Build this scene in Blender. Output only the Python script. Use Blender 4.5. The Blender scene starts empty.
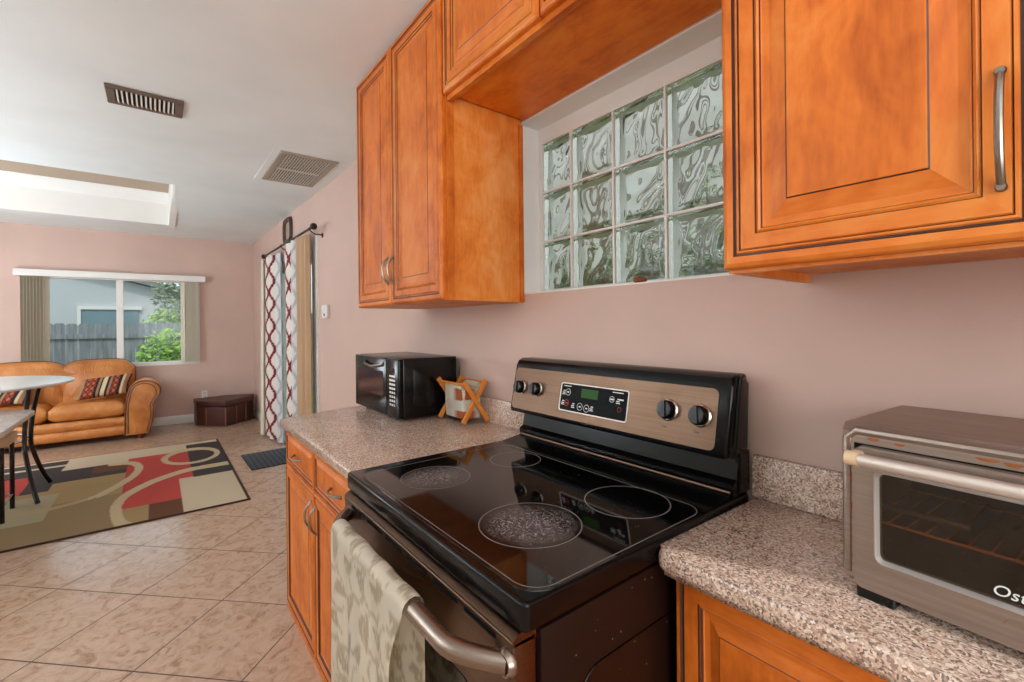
import bpy, bmesh, math, random
from math import sin, cos, pi, sqrt, radians
from mathutils import Vector, Matrix, noise
random.seed(7)
SC = bpy.context.scene
COL = SC.collection

# ------------------------------------------------------------------ camera
CAMP = Vector((-1.165, 0.0, 1.34))
YAW, ROLL, FPX, SY = 0.66378, -0.0098, 454.2, -16.2
cd = bpy.data.cameras.new('camera')
cam = bpy.data.objects.new('camera', cd); COL.objects.link(cam)
cd.sensor_fit = 'HORIZONTAL'; cd.sensor_width = 36.0
cd.lens = FPX * 36.0 / 1024.0
cd.shift_y = SY / 1024.0
cd.clip_start = 0.02; cd.clip_end = 200
cam.matrix_world = (Matrix.Translation(CAMP) @ Matrix.Rotation(-YAW, 4, 'Z')
                    @ Matrix.Rotation(pi / 2, 4, 'X') @ Matrix.Rotation(ROLL, 4, 'Z'))
SC.camera = cam

# ------------------------------------------------------------------ view, world, sun, added fill lamps
vs = SC.view_settings
SC.display_settings.display_device = 'sRGB'
vs.view_transform = 'Standard'; vs.look = 'None'; vs.gamma = 1.0; vs.use_curve_mapping = False
vs.exposure = -0.26
SC.cycles.use_denoising = True
SC.cycles.max_bounces = 10
SC.cycles.diffuse_bounces = 5
SC.cycles.caustics_reflective = False
SC.cycles.sample_clamp_indirect = 6.0

w = bpy.data.worlds.new('sky'); SC.world = w; w.use_nodes = True
bgn = w.node_tree.nodes['Background']
bgn.inputs[0].default_value = (0.86, 0.93, 1.0, 1); bgn.inputs[1].default_value = 1.7

def lamp(name, kind, loc, rot, energy, color, size=None, sy=None):
    l = bpy.data.lights.new(name, kind); l.energy = energy; l.color = color
    if kind == 'AREA':
        l.shape = 'RECTANGLE'; l.size = size; l.size_y = sy or size
    if kind == 'SUN': l.angle = radians(3)
    if kind == 'POINT': l.shadow_soft_size = size
    o = bpy.data.objects.new(name, l); COL.objects.link(o)
    o.location = loc; o.rotation_euler = rot
    return o
lamp('sun', 'SUN', (8, 2, 12), (radians(35), radians(10), radians(-30)), 1.6, (1, .95, .88))
LC = (.90, 1.0, 1.09)
lamp('rear_fill', 'AREA', (-1.7, -2.25, 1.55), (radians(90), 0, 0), 66, (.98, .98, .97), 1.8, 1.3)  # added fill from behind the camera; no window is built there
lamp('kitchen_ceiling_fill', 'AREA', (-1.5, -0.9, 1.60), (pi, 0, 0), 46, LC, 1.0, 1.0)  # unseen panel added to bounce light off the kitchen ceiling
lamp('dining_ceiling_fill', 'AREA', (-3.7, 2.6, 1.60), (pi, 0, 0), 56, LC, 1.0, 1.0)  # added panel aimed up to brighten the ceiling on the left
lamp('living_ceiling_fill', 'AREA', (-4.0, 4.6, 1.40), (pi, 0, 0), 112, LC, 1.0, 1.0)  # added upward panel lifting the living room ceiling; no fitting modelled
lamp('living_point_fill', 'POINT', (-3.15, 6.1, 1.15), (0, 0, 0), 70, LC, .30)  # added point light for the far room; no lamp stands there

# ------------------------------------------------------------------ material helpers
def lin(c):
    return tuple(((x / 255.0) / 12.92 if x / 255.0 <= 0.04045 else ((x / 255.0 + 0.055) / 1.055) ** 2.4) for x in c) + (1.0,)
def mat(name, rgb=(200, 200, 200), rough=0.5, metal=0.0, coat=0.0, spec=0.5):
    m = bpy.data.materials.new(name); m.use_nodes = True
    b = m.node_tree.nodes['Principled BSDF']
    b.inputs['Base Color'].default_value = lin(rgb)
    b.inputs['Roughness'].default_value = rough
    b.inputs['Metallic'].default_value = metal
    b.inputs['Coat Weight'].default_value = coat
    b.inputs['Specular IOR Level'].default_value = spec
    return m
def nd(m, t, **kw):
    n = m.node_tree.nodes.new(t)
    for k, v in kw.items():
        if k in n.inputs: n.inputs[k].default_value = v
        else: setattr(n, k, v)
    return n
def lk(m, a, b): m.node_tree.links.new(a, b)
def bsdf(m): return m.node_tree.nodes['Principled BSDF']
def coords(m, scale=(1, 1, 1), rot=(0, 0, 0), kind='Object'):
    t = nd(m, 'ShaderNodeTexCoord'); p = nd(m, 'ShaderNodeMapping')
    p.inputs['Scale'].default_value = scale; p.inputs['Rotation'].default_value = rot
    lk(m, t.outputs[kind], p.inputs['Vector']); return p.outputs['Vector']
def ramp(m, fac, stops, interp='LINEAR'):
    r = nd(m, 'ShaderNodeValToRGB'); r.color_ramp.interpolation = interp
    e = r.color_ramp.elements
    while len(e) < len(stops): e.new(0.5)
    for x, (p, c) in zip(e, stops):
        x.position = p; x.color = lin(c) if len(c) == 3 else c
    lk(m, fac, r.inputs['Fac']); return r.outputs['Color']
def mixc(m, fac, a, b, mode='MIX'):
    n = nd(m, 'ShaderNodeMix', data_type='RGBA', blend_type=mode)
    for i, v in ((6, a), (7, b)):
        if isinstance(v, tuple): n.inputs[i].default_value = v
        else: lk(m, v, n.inputs[i])
    if isinstance(fac, (int, float)): n.inputs[0].default_value = fac
    else: lk(m, fac, n.inputs[0])
    return n.outputs[2]
def math_(m, op, a, b=None, c=None):
    n = nd(m, 'ShaderNodeMath', operation=op)
    for i, v in enumerate((a, b, c)):
        if v is None: continue
        if isinstance(v, (int, float)): n.inputs[i].default_value = v
        else: lk(m, v, n.inputs[i])
    return n.outputs[0]
def noisef(m, vec, scale, detail=3, rough=0.55, dist=0.0):
    n = nd(m, 'ShaderNodeTexNoise'); n.inputs['Scale'].default_value = scale
    n.inputs['Detail'].default_value = detail; n.inputs['Roughness'].default_value = rough
    n.inputs['Distortion'].default_value = dist
    lk(m, vec, n.inputs['Vector']); return n.outputs['Fac']
def bump(m, h, strength, dist=0.01):
    b = nd(m, 'ShaderNodeBump'); b.inputs['Strength'].default_value = strength
    b.inputs['Distance'].default_value = dist
    lk(m, h, b.inputs['Height']); lk(m, b.outputs['Normal'], bsdf(m).inputs['Normal'])

def wood(name, grain, dark=(166, 76, 16), mid=(206, 108, 34), light=(222, 140, 66), rough=0.4):
    m = mat(name, mid, rough, 0, 0.0, 0.3)
    s = {'z': (7, 7, 1.6), 'y': (7, 1.6, 7), 'x': (1.6, 7, 7)}[grain]
    v = coords(m, s)
    a = noisef(m, v, 1.3, 5, 0.6, 0.6)
    f = noisef(m, coords(m, tuple(x * 6 for x in s)), 2.0, 3)
    big = noisef(m, coords(m, (3.0, 3.0, 2.6)), 2.6, 3, .6, .8)
    k = math_(m, 'ADD', math_(m, 'MULTIPLY', a, 0.38), math_(m, 'MULTIPLY', f, 0.2))
    k = math_(m, 'ADD', k, math_(m, 'MULTIPLY', big, 0.45))
    lk(m, ramp(m, k, [(0.36, dark), (0.52, mid), (0.70, light)]), bsdf(m).inputs['Base Color'])
    return m
def attr_mat(name, rough=0.8, bumpscale=0, bs=0.2):
    m = mat(name, (200, 200, 200), rough, 0, 0, 0.3)
    a = nd(m, 'ShaderNodeAttribute'); a.attribute_name = 'pattern'
    lk(m, a.outputs['Color'], bsdf(m).inputs['Base Color'])
    if bumpscale: bump(m, noisef(m, coords(m), bumpscale, 2), bs, 0.003)
    return m

M = {}
def wallmat(name, rgb):
    m = mat(name, rgb, 0.6, 0, 0, 0.3)
    n = noisef(m, coords(m), 1.6, 3)
    c = ramp(m, n, [(0.3, tuple(int(x * .975) for x in rgb)), (0.7, tuple(min(255, int(x * 1.02)) for x in rgb))])
    lk(m, c, bsdf(m).inputs['Base Color'])
    bump(m, noisef(m, coords(m), 90, 4), 0.12, 0.004)
    return m
M['pink'] = wallmat('pink_wall_paint', (206, 177, 164))
M['ceil'] = wallmat('ceiling_paint', (229, 235, 235))
M['white'] = wallmat('white_paint', (238, 237, 233))
M['trimw'] = mat('white_trim', (232, 230, 226), 0.4)
M['tan'] = wallmat('tan_board', (178, 158, 138))
M['wv'] = wood('maple_vertical', 'z'); M['wh'] = wood('maple_horizontal', 'y'); M['wx'] = wood('maple_depth', 'x')
M['panel'] = wood('maple_side_panel', 'z', (202, 100, 28), (226, 132, 54), (236, 162, 98), 0.42)
M['soffit'] = wood('maple_underside', 'y', (200, 92, 14), (230, 120, 26), (240, 146, 48), .45)
M['glaze'] = mat('dark_glaze', (66, 28, 10), 0.4)
M['cabin'] = mat('cabinet_interior', (196, 158, 122), 0.6)
M['nickel'] = mat('brushed_nickel', (142, 134, 126), 0.3, 1)
M['steel'] = mat('stainless', (172, 150, 132), 0.34, 1)
m = M['steel']
nz = noisef(m, coords(m, (60, 0.8, 60)), 3, 3)
lk(m, ramp(m, nz, [(0.3, (98, 76, 61)), (0.7, (110, 86, 70))]), bsdf(m).inputs['Base Color'])
bl = noisef(m, coords(m), 9, 3)
lk(m, math_(m, 'ADD', 0.24, math_(m, 'MULTIPLY', bl, 0.2)), bsdf(m).inputs['Roughness'])
M['steel_plain'] = mat('polished_steel', (206, 196, 186), 0.2, 1)
M['steel_bar'] = mat('satin_steel_bar', (148, 132, 120), 0.27, 1)
M['barsteel'] = mat('handle_steel', (214, 202, 192), 0.42, .7)
M['bead'] = mat('bright_bead', (214, 206, 198), 0.55, 0.7)
M['toaster'] = mat('brushed_toaster_steel', (168, 150, 138), 0.42, 0.85)
m = M['toaster']
nz = noisef(m, coords(m, (50, 1.5, 50)), 3, 3)
base = ramp(m, nz, [(0.3, (142, 126, 115)), (0.7, (164, 147, 135))])
rs = noisef(m, coords(m, (14, 9, 22)), 1.6, 4)
zc = nd(m, 'ShaderNodeSeparateXYZ'); lk(m, nd(m, 'ShaderNodeTexCoord').outputs['Object'], zc.inputs[0])
lk(m, base, bsdf(m).inputs['Base Color'])
M['rust'] = mat('rust_grime', (150, 84, 40), 0.8)
M['enamel'] = mat('black_enamel', (9, 8, 8), 0.18, 0, 0.0, 0.22)
M['blackp'] = mat('black_plastic', (11, 10, 10), 0.24, 0, 0, .35)
M['ceramic'] = mat('black_ceramic_glass', (8, 7, 7), 0.05, 0, 0.0, .5)
M['dispglass'] = mat('display_glass', (8, 7, 7), 0.3, 0, 0.0, .05)
M['ring'] = mat('burner_print', (108, 101, 99), 0.35)
M['side'] = mat('range_side_enamel', (30, 15, 10), 0.33, 0, 0, .2)
m = M['side']; v = coords(m)
sp = nd(m, 'ShaderNodeTexVoronoi'); sp.inputs['Scale'].default_value = 38; lk(m, v, sp.inputs['Vector'])
lk(m, ramp(m, sp.outputs['Distance'], [(0.0, (150, 120, 100)), (0.05, (150, 120, 100)), (0.07, (30, 15, 10))]), bsdf(m).inputs['Base Color'])
# scuffed burner centre
m = M['scuff'] = mat('scuffed_burner', (20, 17, 17), 0.12)
v = coords(m); nz = noisef(m, v, 70, 6, 0.75, 2.5)
tcg = nd(m, 'ShaderNodeTexCoord'); ln = nd(m, 'ShaderNodeVectorMath', operation='LENGTH'); lk(m, tcg.outputs['Object'], ln.inputs[0])
fall = math_(m, 'SUBTRACT', 1.0, math_(m, 'DIVIDE', ln.outputs['Value'], 0.1))
fall = math_(m, 'MAXIMUM', fall, 0.0)
k = math_(m, 'MULTIPLY', ramp(m, nz, [(0.47, (0, 0, 0)), (0.64, (255, 255, 255))]), math_(m, 'POWER', fall, 0.6))
k2 = nd(m, 'ShaderNodeMath', operation='MULTIPLY'); lk(m, k, k2.inputs[0]); k2.inputs[1].default_value = 0.95
lk(m, mixc(m, k2.outputs[0], lin((14, 12, 12)), lin((176, 166, 166))), bsdf(m).inputs['Base Color'])
lk(m, math_(m, 'ADD', 0.08, math_(m, 'MULTIPLY', k2.outputs[0], 0.5)), bsdf(m).inputs['Roughness'])
# granite
m = M['granite'] = mat('granite', (170, 140, 122), 0.22, 0, 0.2)
v = coords(m)
wn = nd(m, 'ShaderNodeTexNoise'); wn.inputs['Scale'].default_value = 60; lk(m, v, wn.inputs['Vector'])
vm = nd(m, 'ShaderNodeVectorMath', operation='MULTIPLY_ADD'); lk(m, wn.outputs['Color'], vm.inputs[0]); vm.inputs[1].default_value = (.012,) * 3; lk(m, v, vm.inputs[2])
vo = nd(m, 'ShaderNodeTexVoronoi'); vo.inputs['Scale'].default_value = 310; lk(m, vm.outputs[0], vo.inputs['Vector'])
sep = nd(m, 'ShaderNodeSeparateColor'); lk(m, vo.outputs['Color'], sep.inputs[0])
g1 = ramp(m, sep.outputs[0], [(0, (70, 54, 48)), (0.11, (136, 100, 84)), (0.28, (190, 156, 134)), (0.52, (212, 182, 162)), (0.76, (234, 216, 200)), (0.92, (160, 128, 114))], 'CONSTANT')
g2 = noisef(m, v, 14, 3)
lk(m, mixc(m, 0.25, g1, ramp(m, g2, [(0.35, (184, 152, 134)), (0.65, (216, 194, 176))])), bsdf(m).inputs['Base Color'])
# floor tiles set diagonally
m = M['tile'] = mat('beige_floor_tile', (190, 150, 124), 0.3, 0, 0.1)
v = coords(m); sx = nd(m, 'ShaderNodeSeparateXYZ'); lk(m, v, sx.inputs[0])
PU = 0.651
def linef(expr, off):
    t = math_(m, 'FRACT', math_(m, 'ADD', math_(m, 'DIVIDE', math_(m, 'SUBTRACT', expr, off), PU), 40.5))
    return math_(m, 'ABSOLUTE', math_(m, 'SUBTRACT', t, 0.5))
uu = math_(m, 'ADD', sx.outputs[0], sx.outputs[1]); vv = math_(m, 'SUBTRACT', sx.outputs[1], sx.outputs[0])
dl = math_(m, 'MINIMUM', linef(uu, 2.372), linef(vv, 3.567))
grout = math_(m, 'LESS_THAN', dl, 0.0062)
n1 = noisef(m, v, 15, 6, 0.65, 1.4); n2 = noisef(m, v, 2.2, 3)
tcol = ramp(m, n1, [(0.32, (150, 116, 92)), (0.45, (180, 148, 124)), (0.6, (194, 166, 144)), (0.75, (170, 136, 112))])
tcol = mixc(m, math_(m, 'MULTIPLY', n2, 0.35), tcol, lin((172, 140, 116)))
lk(m, mixc(m, grout, tcol, lin((78, 58, 48))), bsdf(m).inputs['Base Color'])
lk(m, math_(m, 'ADD', 0.19, math_(m, 'MULTIPLY', grout, 0.5)), bsdf(m).inputs['Roughness'])
bump(m, math_(m, 'SUBTRACT', math_(m, 'MULTIPLY', n1, 0.3), grout), 0.25, 0.004)
# leather
m = M['leather'] = mat('camel_leather', (190, 118, 54), 0.38)
lk(m, ramp(m, noisef(m, coords(m), 5, 4), [(0.3, (168, 96, 38)), (0.6, (198, 126, 62)), (0.8, (212, 146, 84))]), bsdf(m).inputs['Base Color'])
bump(m, noisef(m, coords(m, (14, 5, 5)), 1.6, 4, 0.6, 1.0), 0.5, 0.02)
M['piping'] = mat('leather_piping', (104, 56, 22), 0.45)
m = M['brownleather'] = mat('brown_leather', (70, 34, 26), 0.42)
bump(m, noisef(m, coords(m), 60, 3), 0.3, 0.003)
M['stitch'] = mat('tan_stitching', (134, 84, 56), 0.6)
M['redwood'] = mat('mahogany_foot', (92, 34, 20), 0.35)
M['attr'] = attr_mat('patterned_fabric', 0.85, 0)
M['rug'] = attr_mat('rug_pile', 0.95, 160, 0.5)
M['towel'] = attr_mat('towel_cloth', 0.95, 220, 0.35)
M['tancloth'] = mat('tan_curtain_cloth', (188, 156, 124), 0.85)
M['creamcloth'] = mat('cream_lining', (212, 200, 182), 0.85)
M['iron'] = mat('dark_bronze', (44, 34, 30), 0.4, 0.6)
M['blackmetal'] = mat('black_metal_tube', (16, 15, 15), 0.22, 0.3, 0.3)
M['chrome'] = mat('chrome', (205, 205, 208), 0.15, 1)
M['tabletop'] = mat('white_laminate', (226, 228, 226), 0.25)
m = M['marble'] = mat('grey_marble_laminate', (190, 180, 174), 0.25)
lk(m, ramp(m, noisef(m, coords(m), 22, 5, 0.7, 1), [(0.35, (156, 146, 144)), (0.65, (206, 198, 192))]), bsdf(m).inputs['Base Color'])
M['beigeseat'] = mat('beige_vinyl', (206, 178, 144), 0.5)
m = M['mat'] = mat('charcoal_doormat', (54, 56, 62), 0.95)
sv = nd(m, 'ShaderNodeSeparateXYZ'); lk(m, coords(m), sv.inputs[0])
st = math_(m, 'FRACT', math_(m, 'MULTIPLY', sv.outputs[0], 22))
lk(m, mixc(m, math_(m, 'LESS_THAN', st, 0.22), lin((50, 52, 58)), lin((76, 78, 86))), bsdf(m).inputs['Base Color'])
M['vane'] = mat('vertical_blind_vane', (206, 196, 176), 0.6)
M['ventdark'] = mat('vent_brown', (112, 96, 84), 0.5, 0.3)
M['ventlight'] = mat('vent_cream', (206, 200, 190), 0.5)
M['ventmid'] = mat('vent_taupe', (158, 146, 132), 0.5)
M['dark'] = mat('duct_dark', (40, 34, 30), 0.8)
M['slotdark'] = mat('slot_dark', (6, 5, 5), 0.9, 0, 0, 0.1)
M['plate'] = mat('white_plastic', (232, 231, 228), 0.35)
M['whiteprint'] = mat('white_print', (226, 226, 222), 0.5)
M['redprint'] = mat('red_print', (196, 50, 40), 0.5)
M['darkprint'] = mat('dark_print', (52, 38, 32), 0.5)
m = M['lcd'] = mat('green_clock_display', (14, 34, 10), 0.3, 0, 0, .1)
bsdf(m).inputs['Emission Color'].default_value = lin((60, 120, 20)); bsdf(m).inputs['Emission Strength'].default_value = 0.35
M['stone'] = mat('brown_stone', (128, 66, 34), 0.4)
M['frameoval'] = mat('carved_dark_wood', (56, 34, 28), 0.45)
M['mirror'] = mat('beige_picture', (168, 146, 130), 0.3)
M['oakrack'] = mat('varnished_rack_wood', (206, 124, 44), 0.35)
M['ovenglow'] = mat('oven_wire_glow', (232, 140, 70), 0.4, 0.4)  # bright orange base colour stands in for the glow on the wires
M['ovenin'] = mat('oven_interior', (96, 78, 54), 0.5, 0.3)
M['foil'] = mat('crumpled_pan', (96, 84, 72), 0.4, 0.6)
m = M['crumb'] = mat('crumbs', (190, 120, 60), 0.8)
def glassy(name, tint, refl=0.012, rough=0.1):
    m = bpy.data.materials.new(name); m.use_nodes = True
    t = m.node_tree; t.nodes.clear()
    o = t.nodes.new('ShaderNodeOutputMaterial'); mx = t.nodes.new('ShaderNodeMixShader')
    tr = t.nodes.new('ShaderNodeBsdfTransparent'); tr.inputs[0].default_value = tint
    gl = t.nodes.new('ShaderNodeBsdfGlossy'); gl.inputs['Roughness'].default_value = rough
    mx.inputs[0].default_value = refl; t.links.new(tr.outputs[0], mx.inputs[1]); t.links.new(gl.outputs[0], mx.inputs[2])
    t.links.new(mx.outputs[0], o.inputs[0]); return m
M['pane'] = glassy('window_pane', (.93, .96, .96, 1))
M['ovenpane'] = glassy('smoked_oven_pane', (.60, .54, .46, 1), 0.05, .04)
m = M['block'] = mat('glass_block', (236, 244, 240), 0.03)
bsdf(m).inputs['Transmission Weight'].default_value = 1.0; bsdf(m).inputs['IOR'].default_value = 1.35
m = M['mwpane'] = mat('microwave_window', (40, 44, 56), 0.08)
m = M['bark'] = mat('bark', (92, 80, 66), 0.9)
M['greybark'] = mat('pale_grey_bark', (136, 128, 116), 0.9)
def leafmat(n, a, b):
    m = mat(n, a, 0.6); g = nd(m, 'ShaderNodeNewGeometry')
    lk(m, ramp(m, g.outputs['Random Per Island'], [(0.1, a), (0.9, b)]), bsdf(m).inputs['Base Color']); return m
M['leaf'] = leafmat('spring_leaves', (74, 132, 34), (172, 214, 84))
M['leaf3'] = leafmat('muted_leaves', (66, 82, 52), (138, 158, 98))  # muted green of the side-yard shrubs
M['leaf2'] = leafmat('tree_leaves', (70, 92, 66), (156, 176, 132))
M['stucco'] = mat('pale_stucco', (196, 200, 204), 0.9)
M['stuccowarm'] = mat('warm_grey_stucco', (206, 202, 194), 0.9)
M['roof'] = mat('roof_shingle', (128, 130, 132), 0.9)
m = M['fence'] = mat('weathered_fence', (138, 144, 150), 0.9)
lk(m, ramp(m, noisef(m, coords(m, (14, 14, 1)), 1.5, 4), [(0.3, (112, 120, 130)), (0.7, (160, 166, 172))]), bsdf(m).inputs['Base Color'])
M['shutter'] = mat('blue_grey_shutter', (120, 146, 156), 0.7)
M['grass'] = mat('lawn', (96, 124, 60), 0.95)

# ------------------------------------------------------------------ mesh builder
class MB:
    def __init__(s): s.bm = bmesh.new()
    def face(s, vs, m=0):
        try: f = s.bm.faces.new(vs)
        except ValueError: return None
        f.material_index = m; return f
    def box(s, lo, hi, m=0, bev=0.0, seg=2):
        b = s.bm; v = [b.verts.new((x, y, z)) for x in (lo[0], hi[0]) for y in (lo[1], hi[1]) for z in (lo[2], hi[2])]
        fs = [s.face([v[i] for i in q], m) for q in ((0, 1, 3, 2), (4, 6, 7, 5), (0, 4, 5, 1), (2, 3, 7, 6), (0, 2, 6, 4), (1, 5, 7, 3))]
        if bev:
            es = list({e for f in fs for e in f.edges})
            r = bmesh.ops.bevel(b, geom=es, offset=bev, segments=seg, affect='EDGES', profile=0.5)
            for f in r['faces']: f.material_index = m
        return v
    def prism(s, pts, axis, a, b_, m=0, bev=0.0, seg=2):
        def P(p, t):
            return {'x': (t, p[0], p[1]), 'y': (p[0], t, p[1]), 'z': (p[0], p[1], t)}[axis]
        A = [s.bm.verts.new(P(p, a)) for p in pts]; B = [s.bm.verts.new(P(p, b_)) for p in pts]
        n = len(pts); fs = [s.face(A, m), s.face(B[::-1], m)]
        for i in range(n): fs.append(s.face([A[i], B[i], B[(i + 1) % n], A[(i + 1) % n]][::-1], m))
        fs = [f for f in fs if f]
        if bev:
            es = list({e for f in fs[:2] for e in f.edges})
            r = bmesh.ops.bevel(s.bm, geom=es, offset=bev, segments=seg, affect='EDGES', profile=0.5)
            for f in r['faces']: f.material_index = m
    def tube(s, pts, r, n=10, m=0, closed=False):
        pts = [Vector(p) for p in pts]; k = len(pts); rings = []; up = None
        for i, p in enumerate(pts):
            if closed: t = pts[(i + 1) % k] - pts[i - 1]
            else: t = pts[min(i + 1, k - 1)] - pts[max(i - 1, 0)]
            t.normalize()
            if up is None:
                up = Vector((0, 0, 1)) if abs(t.z) < 0.9 else Vector((1, 0, 0))
            side = t.cross(up)
            if side.length < 1e-5: side = t.orthogonal()
            side.normalize(); up = side.cross(t).normalized()
            rr = r[i] if isinstance(r, (list, tuple)) else r
            rings.append([s.bm.verts.new(p + (side * cos(2 * pi * j / n) + up * sin(2 * pi * j / n)) * rr) for j in range(n)])
        for i in range(k if closed else k - 1):
            A, B = rings[i], rings[(i + 1) % k]
            for j in range(n): s.face([A[j], A[(j + 1) % n], B[(j + 1) % n], B[j]], m)
        if not closed: s.face(rings[0][::-1], m); s.face(rings[-1], m)
    def lathe(s, prof, c, axis=(0, 0, 1), n=32, m=0):
        ax = Vector(axis).normalized(); u = ax.orthogonal().normalized(); v = ax.cross(u); c = Vector(c); rings = []
        for r, h in prof:
            if r < 1e-6: rings.append([s.bm.verts.new(c + ax * h)])
            else: rings.append([s.bm.verts.new(c + ax * h + (u * cos(2 * pi * j / n) + v * sin(2 * pi * j / n)) * r) for j in range(n)])
        for A, B in zip(rings, rings[1:]):
            for j in range(n):
                a0, a1 = A[j % len(A)], A[(j + 1) % len(A)]; b0, b1 = B[j % len(B)], B[(j + 1) % len(B)]
                q = []
                for x in (a0, a1, b1, b0):
                    if x not in q: q.append(x)
                if len(q) > 2: s.face(q, m)
        for R, fl in ((rings[0], True), (rings[-1], False)):
            if len(R) > 2: s.face(R[::-1] if fl else R, m)
    def grid(s, fn, nu, nv, m=0, closed_u=False):
        V = [[s.bm.verts.new(fn(i / nu, j / nv)) for j in range(nv + 1)] for i in range(nu if closed_u else nu + 1)]
        for i in range(nu):
            for j in range(nv):
                s.face([V[i][j], V[(i + 1) % len(V)][j], V[(i + 1) % len(V)][j + 1], V[i][j + 1]], m)
        return V
    def door(s, xf, y0, y1, z0, z1, prof, k=1.0):
        """framed raised-panel front facing -x; prof = (inset, depth, glaze)"""
        rings = []
        for ins, d, g in prof:
            i = ins * k
            rings.append(([s.bm.verts.new((xf + d, y, z)) for y, z in ((y0 + i, z0 + i), (y1 - i, z0 + i), (y1 - i, z1 - i), (y0 + i, z1 - i))], g))
        s.face(rings[0][0][::-1], 0)
        for (A, _), (B, g) in zip(rings, rings[1:]):
            for q in range(4):
                s.face([A[q], B[q], B[(q + 1) % 4], A[(q + 1) % 4]], 2 if g else (1 if q in (0, 2) else 0))
        s.face(rings[-1][0][::-1], 0)
    def build(s, name, mats, parent=None, smooth=True, ang=35, recalc=True):
        if recalc: bmesh.ops.recalc_face_normals(s.bm, faces=s.bm.faces)
        me = bpy.data.meshes.new(name)
        if parent is not None:
            off = Vector((0, 0, 0)); p = parent
            while p is not None: off += p.location; p = p.parent
            for v in s.bm.verts: v.co -= off
        s.bm.to_mesh(me); s.bm.free()
        for x in (mats if isinstance(mats, (list, tuple)) else [mats]): me.materials.append(M[x] if isinstance(x, str) else x)
        if smooth and me.polygons:
            me.polygons.foreach_set('use_smooth', [True] * len(me.polygons))
            me.set_sharp_from_angle(angle=radians(ang))
        o = bpy.data.objects.new(name, me); COL.objects.link(o)
        if parent is not None: o.parent = parent
        return o

def pattern(o, fn):
    """store a colour for each vertex from fn(index, co)"""
    me = o.data; a = me.color_attributes.new('pattern', 'FLOAT_COLOR', 'POINT')
    buf = []
    for v in me.vertices: buf.extend(fn(v.index, v.co))
    a.data.foreach_set('color', buf)

def thing(name, label, cat, loc, group=None):
    o = bpy.data.objects.new(name, None); COL.objects.link(o); o.location = loc; o.empty_display_size = 0.05
    return tag(o, label, cat, group)
def tag(o, label, cat, group=None):
    o['label'] = label; o['category'] = cat
    if group: o['group'] = group
    return o
def struct(o): o['kind'] = 'structure'; return o
def recentre(o, loc):
    """put a one-mesh thing's origin at its base"""
    loc = Vector(loc); o.data.transform(Matrix.Translation(-loc)); o.location = loc; return o
def rrect(x0, x1, y0, y1, r, n=6):
    out = []
    for cx, cy, a0 in ((x1 - r, y1 - r, 0), (x0 + r, y1 - r, 90), (x0 + r, y0 + r, 180), (x1 - r, y0 + r, 270)):
        for i in range(n + 1):
            a = radians(a0 + 90 * i / n); out.append((cx + r * cos(a), cy + r * sin(a)))
    return out
def text(body, size, parent, name, mt, origin, xdir, ydir, depth=0.0006, shear=0.0):
    c = bpy.data.curves.new(name, 'FONT'); c.body = body; c.size = size; c.extrude = depth / 2; c.resolution_u = 3; c.shear = shear
    t = bpy.data.objects.new(name + '_curve', c); COL.objects.link(t)
    dg = bpy.context.evaluated_depsgraph_get()
    me = bpy.data.meshes.new_from_object(t.evaluated_get(dg))
    bpy.data.objects.remove(t)
    X = Vector(xdir).normalized(); Y = Vector(ydir).normalized(); Z = X.cross(Y)
    mw = Matrix((X, Y, Z)).transposed().to_4x4(); mw.translation = Vector(origin)
    me.transform(mw); me.materials.clear(); me.materials.append(M[mt])
    o = bpy.data.objects.new(name, me); COL.objects.link(o)
    off = Vector((0, 0, 0)); p = parent
    while p is not None: off += p.location; p = p.parent
    me.transform(Matrix.Translation(-off)); o.parent = parent
    return o

# ------------------------------------------------------------------ the room shell
YB = lambda x: 7.86 - 0.05 * x            # back wall, very slightly out of square
XL, YR = -4.4, -2.3
def ceil_z(y): return 2.555 if y < 3.78 else 2.555 + (y - 3.78) * 0.0155
mb = MB(); mb.box((XL - .1, YR - .1, -.1), (0.15, 8.3, 0)); struct(mb.build('floor', 'tile'))

def wall_with_holes(name, mt, axis, a0, a1, t0, t1, z1, holes, fz=None):
    """slab wall along y (axis 'y', thickness in x) split around rectangular holes"""
    mb = MB(); ys = sorted({a0, a1, *[h[0] for h in holes], *[h[1] for h in holes]})
    for ya, yb in zip(ys, ys[1:]):
        hs = [h for h in holes if h[0] <= ya + 1e-6 and h[1] >= yb - 1e-6]
        spans = [(0.0, z1)]
        for h in hs:
            ns = []
            for s0, s1 in spans:
                if h[2] > s0: ns.append((s0, min(h[2], s1)))
                if h[3] < s1: ns.append((max(h[3], s0), s1))
            spans = ns
        for s0, s1 in spans:
            if axis == 'y': mb.box((t0, ya, s0), (t1, yb, s1))
            else:
                mb.prism([(ya, YB(ya)), (yb, YB(yb)), (yb, YB(yb) + .14), (ya, YB(ya) + .14)], 'z', s0, s1)
    return struct(mb.build(name, mt, smooth=False))
GB = dict(y0=0.41, y1=1.43, z0=1.462, z1=2.155)        # glass-block opening
DR = dict(y0=4.40, y1=6.22, z1=2.12)                  # sliding door opening
wall_with_holes('wall_right', 'pink', 'y', YR, 8.1, 0.0, 0.14, 2.7,
                [(GB['y0'], GB['y1'], GB['z0'], GB['z1']), (DR['y0'], DR['y1'], 0.0, DR['z1'])])
WX0, WX1, WZ0, WZ1 = -2.46, -0.68, 0.83, 2.02          # back window opening
wall_with_holes('wall_back', 'pink', 'x', XL, 0.14, 0, 0, 2.7, [(WX0, WX1, WZ0, WZ1)])
mb = MB(); mb.box((XL - .12, YR, 0), (XL, 8.2, 2.7)); struct(mb.build('wall_left', 'white'))
mb = MB(); mb.box((XL - .1, YR - .12, 0), (.14, YR, 2.7)); struct(mb.build('wall_rear', 'white'))

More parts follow.
